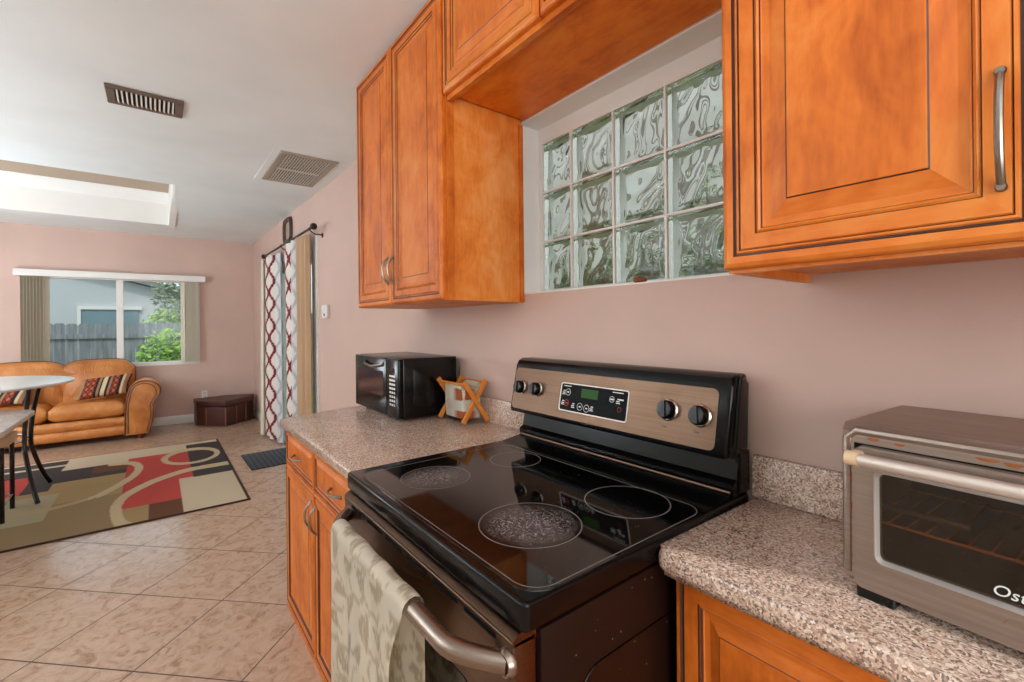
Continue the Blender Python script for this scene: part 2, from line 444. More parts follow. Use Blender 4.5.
# ceiling: near flat part, far part, opening for the light well
SKX1, SKY0, SKY1, SKX0 = -1.03, 4.86, 7.0, -3.3
mb = MB()
def cslab(x0, x1, y0, y1):
    z0, z1 = ceil_z(y0), ceil_z(y1)
    v = [mb.bm.verts.new(p) for p in ((x0, y0, z0), (x1, y0, z0), (x1, y1, z1), (x0, y1, z1), (x0, y0, z0 + .1), (x1, y0, z0 + .1), (x1, y1, z1 + .1), (x0, y1, z1 + .1))]
    for q in ((0, 1, 2, 3), (7, 6, 5, 4), (0, 4, 5, 1), (1, 5, 6, 2), (2, 6, 7, 3), (3, 7, 4, 0)): mb.face([v[i] for i in q])
cslab(XL, .14, YR, 3.78); cslab(XL, .14, 3.78, SKY0); cslab(XL, .14, SKY1, 8.3)
cslab(XL, SKX0, SKY0, SKY1); cslab(SKX1, .14, SKY0, SKY1)
struct(mb.build('ceiling', 'ceil', smooth=False))
mb = MB()
zt = 3.0
mb.box((SKX1 - .012, SKY0, 2.585), (SKX1 + .05, SKY1, zt + .2))
mb.box((SKX0 - .05, SKY0, 2.585), (SKX0 + .012, SKY1, zt + .2))
mb.box((SKX0, SKY0 - .05, 2.7), (SKX1, SKY0 + .012, zt + .2))
mb.prism([(SKY1 + .05, 2.72), (SKY1 + .05, 3.2), (SKY1 - .16, 3.1), (SKY1 - .16, 2.96), (SKY1 - .015, 2.86), (SKY1 - .015, 2.607), (SKY1 - .002, 2.607), (SKY1 - .002, 2.72)], 'x', SKX0 + .002, SKX1 - .002)
mb.box((SKX0 - .05, SKY0 - .05, 2.965), (SKX1 + .05, SKY1 - .161, 3.1), 1)
struct(mb.build('trim_1', ['white', 'tan'], smooth=False))
# light-well board is tan; baseboards
mb = MB()
mb.prism([(XL, YB(XL) - .016), (-0.0, YB(0) - .016), (0, YB(0)), (XL, YB(XL))], 'z', 0, 0.115, bev=0.004)
struct(mb.build('baseboard_back', 'trimw'))
mb = MB(); mb.box((-.014, 6.30, 0), (0, YB(0) - .016, .10), bev=.003); mb.box((-.014, 2.56, 0), (0, 4.30, .10), bev=.003)
struct(mb.build('baseboard_right', 'trimw'))

# ------------------------------------------------------------------ glass-block window
win = bpy.data.objects.new('window_1', None); COL.objects.link(win); win.location = (0.12, 0.9, GB['z0']); struct(win)
cols = [(0.412, 0.610), (0.618, 0.822), (0.830, 1.030), (1.038, 1.236), (1.244, 1.402)]
rows = [(1.480, 1.676), (1.684, 1.880), (1.888, 2.086)]
mb = MB()
gx0, gx1 = 0.095, 0.175
mb.box((gx0 + .004, GB['y0'], GB['z0'] - .0), (gx1 - .004, GB['y1'], rows[0][0]))
mb.box((gx0 + .004, GB['y0'], rows[2][1]), (gx1 - .004, GB['y1'], GB['z1']))
mb.box((gx0 + .004, cols[-1][1], rows[0][0]), (gx1 - .004, GB['y1'], rows[2][1]))
for a, b in zip(cols, cols[1:]): mb.box((gx0 + .004, a[1], rows[0][0]), (gx1 - .004, b[0], rows[2][1]))
for a, b in zip(rows, rows[1:]): mb.box((gx0 + .005, GB['y0'], a[1]), (gx1 - .005, GB['y1'], b[0]))
mb.build('mortar_frame', 'trimw', win, smooth=False)
def glass_block(y0, y1, z0, z1, seed):
    mb = MB(); n = 30
    def face(x, sgn, off):
        def fn(u, v):
            y, z = y0 + (y1 - y0) * u, z0 + (z1 - z0) * v
            e = min(u, 1 - u, v, 1 - v)
            k = max(0.0, min(1.0, (e - 0.07) / 0.08)); k = k * k * (3 - 2 * k)
            p = Vector((y * 11 + off, z * 11, seed * 3.1))
            p = Vector((p.x * .8 + p.y * .45, p.y * .8 - p.x * .45, p.z))
            q = noise.noise(Vector((p.x * 1.9, p.y * 1.1, p.z)) + Vector((noise.noise(p * 0.9), noise.noise(p * 0.9 + Vector((5, 3, 1))), 0)) * 1.3)
            edge = -0.002 * max(0, 1 - e / 0.05) ** 2
            return (x + sgn * (k * (0.0075 * q - 0.003) - edge), y, z)
        return fn
    A = mb.grid(face(gx0 + .016, -1, 0), n, n); B = mb.grid(face(gx1 - .036, 1, 40), n, n)
    for i in range(n):
        for P, Q in (((i, 0), (i + 1, 0)), ((i, n), (i + 1, n)), ((0, i), (0, i + 1)), ((n, i), (n, i + 1))):
            mb.face([A[P[0]][P[1]], A[Q[0]][Q[1]], B[Q[0]][Q[1]], B[P[0]][P[1]]])
    mb.build('glass_block', 'block', win, ang=60)
s_ = 0
for c in cols:
    for r in rows: glass_block(c[0] + .0005, c[1] - .0005, r[0] + .0005, r[1] - .0005, s_); s_ += 1
# white plaster lining of the recess
mb = MB()
mb.box((0.0005, GB['y1'] - .004, GB['z0']), (.14, GB['y1'] + .001, GB['z1'] + .001))
mb.box((0.0005, GB['y0'], GB['z1'] - .004), (.14, GB['y1'], GB['z1'] + .001))
mb.box((0.0005, GB['y0'], GB['z0'] - .001), (.097, GB['y1'], GB['z0'] + .004))
struct(mb.build('trim_2', 'white', smooth=False))
mb = MB()
mb.lathe([(0.0, 0), (.013, .001), (.019, .006), (.020, .012), (.014, .018), (.0, .020)], (0.022, 0.868, GB['z0'] + .004), n=16)
o = mb.build('pebble', 'stone'); recentre(o, (0.022, .868, GB['z0'] + .004)); o.scale = (0.8, 1.25, 1)
tag(o, 'small brown pebble on the sill below the glass blocks', 'pebble')

# ------------------------------------------------------------------ kitchen cabinets
UP = [(0, .020, 0), (0, .007, 0), (.003, .003, 0), (.009, 0, 0), (.020, 0, 0), (.0215, .003, 1), (.0245, .003, 1), (.0265, .0005, 0), (.0295, .0005, 0), (.031, .003, 1), (.033, .001, 0),
      (.056, .001, 0), (.0575, .004, 1), (.061, .002, 0), (.064, .005, 0), (.0655, .008, 1), (.068, .009, 0), (.078, .0095, 0), (.104, .003, 0), (.106, .0015, 1), (.108, .001, 0)]
BASE = [(0, .020, 0), (0, .004, 0), (.003, .001, 0), (.010, 0, 0), (.014, .003, 1), (.017, .003, 1), (.019, .0005, 0), (.046, .0005, 0), (.0475, .004, 1), (.051, .002, 0), (.054, .006, 1), (.056, .008, 0),
        (.066, .0085, 0), (.086, .002, 0), (.0875, .001, 1), (.089, .001, 0)]
DRAW = [(0, .020, 0), (0, .004, 0), (.003, .001, 0), (.009, 0, 0), (.011, .003, 1), (.013, .003, 1), (.015, .0005, 0), (.026, .0005, 0), (.028, .004, 1), (.031, .006, 0), (.046, .001, 0), (.048, .0005, 0)]
WM = ['wv', 'wh', 'glaze']

def pull(p0, p1, out, parent, r=0.005, bow=0.028):
    """arched bar pull between two points, bowing along -x"""
    p0, p1 = Vector(p0), Vector(p1); pts = []
    n = 14
    for i in range(n + 1):
        t = i / n
        b = bow * (1 - abs(2 * t - 1) ** 2.6)
        pts.append(p0.lerp(p1, t) + Vector((-b, 0, 0)))
    mb = MB(); mb.tube(pts, r, 10)
    d = (p1 - p0).normalized()
    for p in (p0, p1): mb.lathe([(r * 1.35, 0), (r * 1.35, .003), (r * 1.05, .006)], p, (-1, 0, 0), 12)
    return mb.build('handle', 'nickel', parent)

def cab_door(parent, xf, y0, y1, z0, z1, prof, handle=None, name='door', k=1.0):
    mb = MB(); mb.door(xf, y0, y1, z0, z1, prof, k)
    d = mb.build(name, WM, parent, smooth=False)
    if handle: pull(handle[0], handle[1], None, d, *(handle[2:] if len(handle) > 2 else ()))
    return d

def carcass(parent, x0, x1, y0, y1, z0, z1, under=0.0):
    mb = MB()
    mb.box((x0, y0, z0 + under), (x1, y1, z1), 0, 0.0015, 1)
    if under:   # face frame and end panels hang below the box bottom
        mb.box((x0, y0, z0), (x0 + .02, y1, z0 + under)); mb.box((x0 + .02, y0, z0), (x1, y0 + .014, z0 + under)); mb.box((x0 + .02, y1 - .014, z0), (x1, y1, z0 + under))
    return mb.build('body', ['panel'], parent, smooth=False)

XU = -0.350       # face of the upper boxes, doors stand in front to -0.370
# left pair
t = thing('wall_cabinet', 'tall honey maple wall cabinet with two narrow doors above the microwave', 'cabinet', (-.17, 1.84, 1.43))
mb = MB(); mb.box((XU, 1.412, 1.43), (-.002, 2.268, 2.545), 0, .0015, 1); mb.box((XU - .002, 1.404, 1.432), (XU + .028, 1.4125, 2.140), 1); mb.box((-.02, 1.404, 1.43), (-.002, 1.4125, 2.14), 1)
mb.build('body', ['panel', 'wv'], t, smooth=False)
cab_door(t, -.371, 1.8585, 2.266, 1.432, 2.54, UP, ((-.371, 1.885, 1.525), (-.371, 1.885, 1.635)))
cab_door(t, -.371, 1.414, 1.8545, 1.432, 2.54, UP, ((-.371, 1.828, 1.525), (-.371, 1.828, 1.635)))
# bridge over the window
t = thing('wall_cabinet', 'short honey maple wall cabinet bridging over the glass block window', 'cabinet', (-.17, .9, 2.13))
mb = MB()
mb.box((XU, .405, 2.158), (-.002, 1.402, 2.545), 0, .0015, 1)
mb.box((XU, .405, 2.134), (XU + .02, 1.402, 2.158), 1)
mb.build('body', ['soffit', 'wh'], t, smooth=False)
cab_door(t, -.371, .895, 1.400, 2.152, 2.54, UP)
cab_door(t, -.371, .407, .889, 2.152, 2.54, UP)
# right pair
t = thing('wall_cabinet', 'large honey maple wall cabinet above the toaster oven', 'cabinet', (-.17, 0, 1.43))
carcass(t, XU, -.002, -.36, .404, 1.428, 2.545, 0.018)
cab_door(t, -.371, .0255, .406, 1.434, 2.54, UP, ((-.371, .066, 1.498), (-.371, .066, 1.636), .0042, .022))
cab_door(t, -.371, -.358, .0215, 1.436, 2.54, UP, ((-.371, -.030, 1.498), (-.371, -.030, 1.636), .0042, .022))

# left base unit
XB = -.66
t = thing('base_cabinet', 'honey maple base cabinet with two drawers and two doors left of the range', 'cabinet', (-.33, 1.86, 0))
mb = MB(); mb.box((XB, 1.325, .0), (-.004, 2.40, .872), 0, .0015, 1); mb.box((XB - .0205, 1.325, .855), (XB, 2.40, .872), 1); mb.box((XB - .0205, 1.325, .0), (XB, 2.40, .02), 1)
mb.build('body', ['panel', 'wh'], t, smooth=False)
ym = 1.905
for a, b in ((ym + .002, 2.398), (1.327, ym - .002)):
    c = (a + b) / 2
    cab_door(t, XB - .021, a, b, .688, .853, DRAW, ((XB - .021, c - .055, .765), (XB - .021, c + .055, .765), .0045, .026), 'drawer')
cab_door(t, XB - .021, ym + .002, 2.398, .022, .682, BASE, ((XB - .021, ym + .035, .53), (XB - .021, ym + .035, .64), .0045, .026))
cab_door(t, XB - .021, 1.327, ym - .002, .022, .682, BASE, ((XB - .021, ym - .035, .53), (XB - .021, ym - .035, .64), .0045, .026))
# right base unit
t = thing('base_cabinet', 'honey maple base cabinet right of the range under the toaster oven', 'cabinet', (-.18, 0, 0))
mb = MB(); mb.box((-.360, -.36, .0), (-.004, .508, .872), 0, .0015, 1)
mb.build('body', ['wv'], t, smooth=False)
cab_door(t, -.381, .026, .500, .03, .866, BASE)
cab_door(t, -.381, -.358, .022, .03, .866, BASE)

# ------------------------------------------------------------------ countertops
def counter(label, pts, bs, loc, zz=.914):
    t = thing('countertop', label, 'countertop', loc)
    mb = MB()
    mb.prism(pts, 'z', zz - .042, zz, 0, .014, 4)
    mb.build('slab', 'granite', t, ang=50)
    mb = MB()
    for lo, hi in bs: mb.box(lo, hi, 0, .003, 2)
    mb.build('backsplash', 'granite', t)
    return t
counter('speckled pink granite countertop under the microwave', [(-.002, 1.322), (-.002, 2.53), (-.70, 2.352), (-.718, 2.335), (-.718, 1.322)],
        [((-.022, 1.324, .9142), (-.002, 2.50, 1.02))], (-.35, 1.85, .872))
r = .022
pts = [(-.002, -.40), (-.002, .5165)] + [(-.424 + r - r * sin(a), .5165 - r + r * cos(a)) for a in [i * pi / 2 / 6 for i in range(7)]] + [(-.424, -.40)]
counter('speckled pink granite countertop under the toaster oven', pts, [((-.022, -.40, .9142), (-.002, .516, 1.016))], (-.2, .05, .872))

# ------------------------------------------------------------------ range
RY0, RY1, RX = .522, 1.312, -.742
RC = (RY0 + RY1) / 2
rg = thing('electric_range', 'black and stainless electric range with smooth glass cooktop', 'stove', (-.38, RC, 0))
mb = MB()
mb.box((-.700, RY0 + .006, .03), (-.03, RY1 - .006, .868), 0, .004, 2)
# embossed side panel
mb.prism(rrect(-.62, -.16, .12, .76, .05), 'y', RY0 + .0055, RY0 + .003, 0, .002, 1)
for y in (RY0 + .06, RY1 - .06):
    for x in (-.66, -.10): mb.lathe([(.018, 0), (.018, .032)], (x, y, 0), n=12, m=1)
mb.build('body', ['side', 'blackp'], rg)
# cooktop rim
mb = MB()
mb.prism(rrect(RX, -.028, RY0 - .004, RY1 + .002, .012, 4), 'z', .880, .9255, 0, .006, 3)
mb.build('cooktop_rim', 'enamel', rg)
mb = MB()
mb.prism(rrect(-.724, -.205, RY0 + .001, RY1 - .038, .05, 8), 'z', .9235, .9268, 0, .001, 1)
mb.build('glass_top', 'ceramic', rg)
def ring_mesh(outline, wd, z0, z1):
    mb = MB(); n = len(outline); c = Vector((sum(p[0] for p in outline) / n, sum(p[1] for p in outline) / n))
    O, I = [], []
    for i, p in enumerate(outline):
        a, b = Vector(outline[i - 1]), Vector(outline[(i + 1) % n]); tdir = (b - a).normalized(); nn = Vector((tdir.y, -tdir.x))
        p = Vector(p)
        if (p + nn * .001 - c).length > (p - c).length: nn = -nn
        O.append(p); I.append(p + nn * wd)
    for i in range(n):
        j = (i + 1) % n
        vs_ = [mb.bm.verts.new((q.x, q.y, z)) for z in (z0, z1) for q in (O[i], O[j], I[j], I[i])]
        for q in ((4, 5, 6, 7), (0, 1, 5, 4), (2, 3, 7, 6)): mb.face([vs_[k] for k in q])
    bmesh.ops.remove_doubles(mb.bm, verts=mb.bm.verts, dist=1e-6)
    return mb
ring_mesh(rrect(-.717, -.211, RY0 + .007, RY1 - .052, .05, 10), .0022, .9262, .9271).build('glass_border', 'ring', rg)
for x, y, r, scuff in ((-.556, .724, .108, 1), (-.305, .672, .098, 0), (-.568, 1.108, .094, 1), (-.300, 1.095, .078, 0)):
    cc = [(x + r * cos(2 * pi * i / 64), y + r * sin(2 * pi * i / 64)) for i in range(64)]
    b = ring_mesh(cc, .0024, .9264, .9272).build('burner', 'ring', rg)
    if scuff:
        mb = MB(); mb.lathe([(r - .004, -.0003), (r - .004, .0003), (0, .0003)], (0, 0, 0), n=48)
        o = mb.build('scuff_mark', 'scuff'); o.parent = b; o.location = Vector((x, y, .9269)) - rg.location
# crumbs on the cooktop
mb = MB()
for i in range(70):
    x, y = random.uniform(-.70, -.25), random.uniform(RY0 + .03, RY0 + .40); s = random.uniform(.0005, .0011)
    mb.box((x, y, .9268), (x + s, y + s * 1.4, .9268 + s * .6))
mb.build('crumb_specks', 'ring', rg)['kind'] = 'stuff'
# backguard: lower riser, then the leaning console
bg = MB()
bg.prism([(-.098, .924), (-.098, .955), (-.082, .965), (-.070, 1.03), (-.03, 1.03), (-.03, .924)], 'y', RY0 + .002, RY1 + .012, 0)
bg.prism([(-.19, .9255), (-.10, .9255), (-.098, .937), (-.150, .931)], 'y', RY0 + .006, RY1 - .004, 0)
bg.build('backguard_riser', 'enamel', rg)
mb = MB(); mb.tube([(-.105, RY0 + .006, .939), (-.105, RY1 - .002, .939)], .004, 8)
mb.build('trim_strip', 'steel', rg)
# console end profile (x,z)
con = [(-.128, 1.022), (-.132, 1.032), (-.100, 1.190), (-.091, 1.207), (-.074, 1.215), (-.028, 1.215), (-.024, 1.19), (-.024, 1.03), (-.06, 1.018)]
mb = MB(); mb.prism(con, 'y', RY0 - .002, RY1 + .030, 0, .012, 4); mb.build('console', 'enamel', rg)
# rounded end caps with a moulded groove
mb = MB()
mb.tube([(-.100, RY0 + .002, 1.02), (-.098, RY0 - .004, 1.06), (-.078, RY0 - .004, 1.18), (-.068, RY0 - .003, 1.205), (-.055, RY0 - .003, 1.21)], .005, 8)
mb.box((-.075, RY0 - .003, .93), (-.024, RY0 + .01, 1.03), 0, .003, 1)
mb.build('end_cap', 'enamel', rg)
# console face plane: from (-.132,1.034) to (-.100,1.196)
CA, CB = Vector((-.132, 0, 1.032)), Vector((-.100, 0, 1.190)); CU = (CB - CA).normalized(); CN = Vector((-CU.z, 0, CU.x))
def cface(y, h, out=0.0): p = CA + CU * h + CN * out; return Vector((p.x, y, p.z))
def cprism(pts, o0, o1, mb, m=0, bev=0):
    A = [mb.bm.verts.new(cface(y, h, o0)) for y, h in pts]; B = [mb.bm.verts.new(cface(y, h, o1)) for y, h in pts]; n = len(pts)
    mb.face(A, m); mb.face(B[::-1], m)
    for i in range(n): mb.face([A[i], A[(i + 1) % n], B[(i + 1) % n], B[i]], m)
mb = MB(); cprism(rrect(RY0 + .030, RY1 + .016, .004, .152, .016, 6), -.003, .0018, mb); mb.build('control_panel', 'steel', rg)
dsp = MB(); cprism(rrect(.812, 1.078, .032, .116, .006, 4), .0012, .0030, dsp); dsp = dsp.build('display', 'dispglass', rg)
mb = MB()
fr = rrect(.8085, 1.0825, .0285, .1195, .008, 4); fi = rrect(.812, 1.078, .032, .116, .006, 4)
for i in range(len(fr)):
    j = (i + 1) % len(fr); mb.face([mb.bm.verts.new(cface(*q, .0034)) for q in (fr[i], fr[j], fi[j], fi[i])])
    mb.face([mb.bm.verts.new(cface(*q)) for q in ((*fr[i], .0018), (*fr[j], .0018), (*fr[j], .0034), (*fr[i], .0034))])
bmesh.ops.remove_doubles(mb.bm, verts=mb.bm.verts, dist=1e-6); mb.build('display_bezel', 'bead', rg)
mb = MB(); cprism([(.922, .079), (.990, .079), (.990, .107), (.922, .107)], .0028, .0033, mb); mb.build('clock_screen', 'lcd', dsp)
def sym():
    global mb
    mb.build('printed_symbol', ['whiteprint', 'redprint'], dsp); mb = MB()
mb = MB()
def cbar(y0, y1, h0, h1, m=0): cprism([(y0, h0), (y1, h0), (y1, h1), (y0, h1)], .0029, .0034, mb, m)
def cring(y, h, r, m=0, wd=.0013):
    for i in range(20):
        a, b = 2 * pi * i / 20, 2 * pi * (i + 1) / 20
        mb.face([mb.bm.verts.new(cface(y + q * cos(t), h + q * sin(t), .0034)) for q, t in ((r, a), (r, b), (r - wd, b), (r - wd, a))], m)
cbar(1.036, 1.068, .108, .1105); sym(); cbar(.828, .868, .108, .1105); sym()
for y, h in ((1.066, .088), (1.066, .055), (1.020, .050), (.942, .050), (.845, .085)):
    cbar(y - .007, y + .007, h - .007, h - .0045); cbar(y - .005, y + .006, h - .002, h + .001); cbar(y - .006, y + .003, h + .004, h + .007); sym()
for y, h, r in ((1.047, .090, .011), (.990, .050, .0115), (.962, .048, .0115)): cring(y, h, r); cbar(y - .004, y + .004, h - .002, h + .002); sym()
cring(1.049, .055, .010, 1)
cbar(1.044, 1.054, .053, .057, 1); sym()
cring(.868, .088, .009); cbar(.862, .874, .086, .090); sym(); cbar(.826, .842, .088, .092); sym(); cring(.838, .062, .007, 1, .0008); sym(); mb.bm.free()
for y, h in ((1.155, .108), (1.160, .062)): mb = MB(); mb.lathe([(.0022, 0), (.0022, .001)], cface(y, h, .0016), CN, 10); mb.build('indicator_dot', 'redprint', rg)
mb = MB()
cr = cface(.955, .018, .0024)
for i in range(20):
    a, b = 2 * pi * i / 20, 2 * pi * (i + 1) / 20
    mb.face([mb.bm.verts.new(cr + Vector((0, q * cos(t), 0)) + CU * q * sin(t)) for q, t in ((.006, a), (.006, b), (.0048, b), (.0048, a))])
mb.build('maker_badge', 'rust', rg)
for ky, kh, kr in ((1.287, .082, .0225), (1.199, .084, .0225), (.682, .084, .0245), (.593, .082, .0245)):
    c = cface(ky, kh, .0012); kn = MB()
    kn.lathe([(kr * 1.0, 0), (kr, .010), (kr * .93, .020), (kr * .8, .0245), (0, .026)], c, CN, 32)
    # grip ridge
    U = CU; Yv = Vector((0, 1, 0)); tip = c + CN * .024
    A = [tip + U * (kr * .88) + CN * .002, tip + U * (-kr * .8) + CN * .002]
    q = []
    for s0 in (-1, 1):
        for P, wd in ((A[0], kr * .12), (A[1], kr * .34)):
            q.append(kn.bm.verts.new(P + Yv * wd * s0 + CN * .004)); q.append(kn.bm.verts.new(P + Yv * (wd + .004) * s0 - CN * .008))
    # order: -t0, -b0, -t1, -b1, +t0, +b0, +t1, +b1
    for f in ((0, 4, 6, 2), (0, 2, 3, 1), (4, 5, 7, 6), (0, 1, 5, 4), (2, 6, 7, 3)): kn.face([q[i] for i in f])
    kb = kn.build('knob', 'blackp', rg)
    mb = MB(); mb.lathe([(kr * 1.16, 0), (kr * 1.16, .003), (kr * 1.02, .006)], c, CN, 32); mb.build('skirt', 'steel_plain', kb)
    mb = MB()
    for a in range(-140, 141, 35):
        p = c + U * cos(radians(a)) * kr * 1.5 + Yv * sin(radians(a)) * kr * 1.5
        mb.lathe([(.0014, 0), (.0014, .0012)], p, CN, 6)
    mb.build('dial_mark', 'darkprint', kb)
for word, y in (('Front', .700), ('Rear', .606)):
    text(word, .008, rg, 'dial_label', 'darkprint', cface(y, .038, .0024), (0, -1, 0), CU, .0004)
# oven door
od = MB()
DX = -.752
od.box((DX, RY0 + .012, .20), (-.705, RY1 - .010, .866), 0, .004, 3)
od.prism([(DX + .0005, .858), (DX + .002, .868), (DX + .012, .875), (-.706, .877), (-.706, .856)], 'y', RY0 + .012, RY1 - .010, 0)
odo = od.build('oven_door', 'steel', rg)
mb = MB()
yy = RY1 - .05
seg = [(.150, .012)] * 5
y = RY0 + .055
for i in range(6):
    L = .092
    mb.bm.free(); mb = MB(); mb.prism(rrect(y, y + L, .8500, .8570, .003, 3), 'x', DX - .0012, DX + .004); mb.build('vent_slot', 'slotdark', odo); mb = MB(); y += L + .022
mb.bm.free()
mb = MB(); mb.prism(rrect(RY0 + .13, RY1 - .13, .36, .735, .02, 5), 'x', DX - .002, DX + .003, 0, .001, 1); mb.build('oven_window', 'ceramic', odo)
mb = MB()
n = 40; pts = []
for i in range(n + 1):
    t = i / n; y = .545 + (1.255 - .545) * t
    e = min(t, 1 - t) * (1.255 - .545)
    k = min(1.0, e / .10); k = sin(k * pi / 2)
    pts.append((DX - .002 - .055 * k ** 1.0, y, .832 + .004 * k))
mb.tube(pts, .0165, 16)
for y in (.545, 1.255): mb.lathe([(.021, 0), (.021, .006), (.017, .012)], (DX + .001, y, .832), (-1, 0, 0), 20)
mb.build('door_handle', 'steel_bar', odo)
mb = MB(); mb.box((-.748, RY0 + .012, .05), (-.705, RY1 - .010, .19), 0, .006, 2); mb.build('storage_drawer', 'steel', rg)

# ------------------------------------------------------------------ dish towel over the oven handle
def towel():
    mb = MB(); bx, bz, br = -.8090, .836, .0215
    y0, y1 = .748, 1.162
    Lf, Lb = .50, .36
    arc = pi * br; tot = Lf + arc + Lb
    nu, nv = 90, 150
    def fn(u, v):
        s = u * tot; y = y0 + (y1 - y0) * v
        # cloth gathers a little below the bar
        if s < Lf:
            d = Lf - s; x, z = bx - br, bz - d
            f = min(1, d / .12)
            x -= f * (.003 + .006 * sin(v * 13 + .6) + .003 * sin(v * 29 + 1)); y += f * (.03 * (0.5 - v)) + f * .004 * sin(d * 14 + v * 3)
            y += .022 * min(1, d / .08) * max(0, 1 - v * 6)
        elif s < Lf + arc:
            a = (s - Lf) / arc * pi; x, z = bx - br * cos(a), bz + br * sin(a)
            z += .002 * sin(v * 21)
        else:
            d = s - Lf - arc; x, z = bx + br, bz - d
            x += min(1, d / .1) * .004 * sin(v * 17)
        return (x, y, z)
    V = mb.grid(fn, nu, nv)
    bmesh.ops.solidify(mb.bm, geom=mb.bm.faces[:], thickness=.0025)
    o = mb.build('dish_towel', 'towel', ang=80)
    base, tau = lin((244, 232, 212)), lin((198, 180, 150))
    def cf(i, co):
        a, b = co.y, co.z + (co.x + .81) * 1.2
        k = 0.0; G = .082
        ia, ib = math.floor(a / G), math.floor(b / G)
        for da in (-1, 0, 1):
            for db in (-1, 0, 1):
                h = (ia + da) * 73856093 ^ (ib + db) * 19349663
                r1, r2, r3 = (h % 97) / 97, (h // 97 % 89) / 89, (h // 8633 % 83) / 83
                dx, dy = a - (ia + da + .5 + .5 * (r1 - .5)) * G, b - (ib + db + .5 + .5 * (r2 - .5)) * G
                t = r3 * pi; px, py = dx * cos(t) + dy * sin(t), -dx * sin(t) + dy * cos(t)
                py += 9 * px * px * (1 if r1 > .5 else -1)
                e = (px / .043) ** 2 + (py / (.0165 * max(.15, 1 - (px / .043) ** 2))) ** 2
                if e < 1: k = 1.0 if abs(py) > .0012 else .2
                rr = math.hypot(dx - .02, dy + .01)
                if r2 > .45 and abs(rr - .046) < .0022 + .003 * r1 and dx > -.02: k = max(k, .75)
        sp = 0.25 * noise.noise(co * 400)
        k = min(1, max(0, k * .85 + sp * .3))
        return [base[j] * (1 - k) + tau[j] * k for j in range(3)] + [1]
    pattern(o, cf)
    recentre(o, (-.81, .96, .34))
    tag(o, 'cream towel with taupe leaf pattern hanging over the oven handle', 'towel')
towel()

# ------------------------------------------------------------------ toaster oven
TX, TY, TZ0, TZ1 = -.300, .2505, .934, 1.178
to = thing('toaster_oven', 'stainless toaster oven with a glass door on the right countertop', 'toaster oven', (-.16, .02, .914))
ye = -.20
prof = rrect(TX + .0, -.028, TZ0, TZ1, .014, 5)
mb = MB()
# shell: front frame with opening plus top, sides and back
th = .014
mb.prism([(TX + .006, TZ1 - .012), (TX + .018, TZ1), (-.034, TZ1), (-.026, TZ1 - .010), (-.026, TZ1 - .02), (TX + .006, TZ1 - .02)], 'y', ye, TY, 0)
mb.box((TX + .006, TY - .014, TZ0), (-.03, TY, TZ1 - .016), 0, .003, 2)
mb.box((TX + .006, ye, TZ0), (-.03, ye + .12, TZ1 - .016))
mb.box((TX + .006, ye, TZ0), (-.03, TY, TZ0 + .012)); mb.box((-.042, ye, TZ0), (-.03, TY, TZ1 - .02))
mb.build('body', 'toaster', to)
mb = MB(); mb.box((TX + .03, ye + .10, TZ0 + .013), (-.043, TY - .015, TZ0 + .016)); mb.box((-.047, ye + .1, TZ0 + .013), (-.043, TY - .015, TZ1 - .021)); mb.box((TX + .03, TY - .018, TZ0 + .013), (-.043, TY - .0145, TZ1 - .021))
mb.box((TX + .03, ye + .1, TZ1 - .025), (-.043, TY - .015, TZ1 - .021))
mb.build('cavity_lining', 'ovenin', to)
# rolled front rim
mb = MB()
rim = [(TX + .006, ye + .01, TZ1 - .010), (TX + .006, TY - .02, TZ1 - .010), (TX + .006, TY - .008, TZ1 - .022), (TX + .006, TY - .007, TZ0 + .01)]
mb.tube(rim, .0075, 10); mb.build('front_rim', 'toaster', to)
for y, z, a, b in ((.208, 1.1585, .007, .0035), (.176, 1.157, .006, .0025), (.085, 1.157, .010, .003), (.062, 1.156, .008, .0035), (.02, 1.157, .012, .003), (.2385, 1.09, .0018, .020), (.2385, 1.045, .0018, .014)):
    pts = [(y + a * cos(t) * (1 + .3 * sin(3 * t)), z + b * sin(t) * (1 + .3 * cos(2 * t))) for t in [2 * pi * i / 14 for i in range(14)]]
    mb = MB(); mb.prism(pts, 'x', TX + .0008, TX + .003); mb.build('rust_stain', 'rust', to)
# black strip standing in for the shaded gap around the door
bm2 = MB()
bm2.box((TX + .001, TY - .030, TZ0 + .012), (TX + .010, TY - .0175, TZ1 - .028)); bm2.box((TX + .001, ye + .02, TZ1 - .036), (TX + .010, TY - .0175, TZ1 - .028))
bm2.build('door_gap_shade', 'blackp', to)
mb = MB(); mb.box((TX + .0015, TY - .0175, TZ0 + .004), (TX + .012, TY - .006, TZ1 - .012)); mb.box((TX + .0015, ye + .02, TZ1 - .028), (TX + .012, TY - .0175, TZ1 - .012)); mb.build('front_frame', 'toaster', to, smooth=False)
# door frame ring with rounded window
dm = MB()
dy0, dy1, dz0, dz1 = -.115, TY - .022, TZ0 - .002, TZ1 - .030
wy0, wy1, wz0, wz1 = -.085, TY - .047, TZ0 + .043, TZ1 - .060
O = rrect(dy0, dy1, dz0, dz1, .010, 5); I = rrect(wy0, wy1, wz0, wz1, .012, 5); I2 = rrect(wy0 + .006, wy1 - .006, wz0 + .006, wz1 - .006, .008, 5)
X0, X1 = TX - .014, TX
n = len(O)
oF = [dm.bm.verts.new((X0, *p)) for p in O]; oB = [dm.bm.verts.new((X1, *p)) for p in O]
iF = [dm.bm.verts.new((X0, *p)) for p in I]; iM = [dm.bm.verts.new((X0 - .005, *[(a * .5 + b * .5) for a, b in zip(p, q)])) for p, q in zip(I, I2)]
iE = [dm.bm.verts.new((X0 + .004, *p)) for p in I2]; iB = [dm.bm.verts.new((X1, *p)) for p in I2]
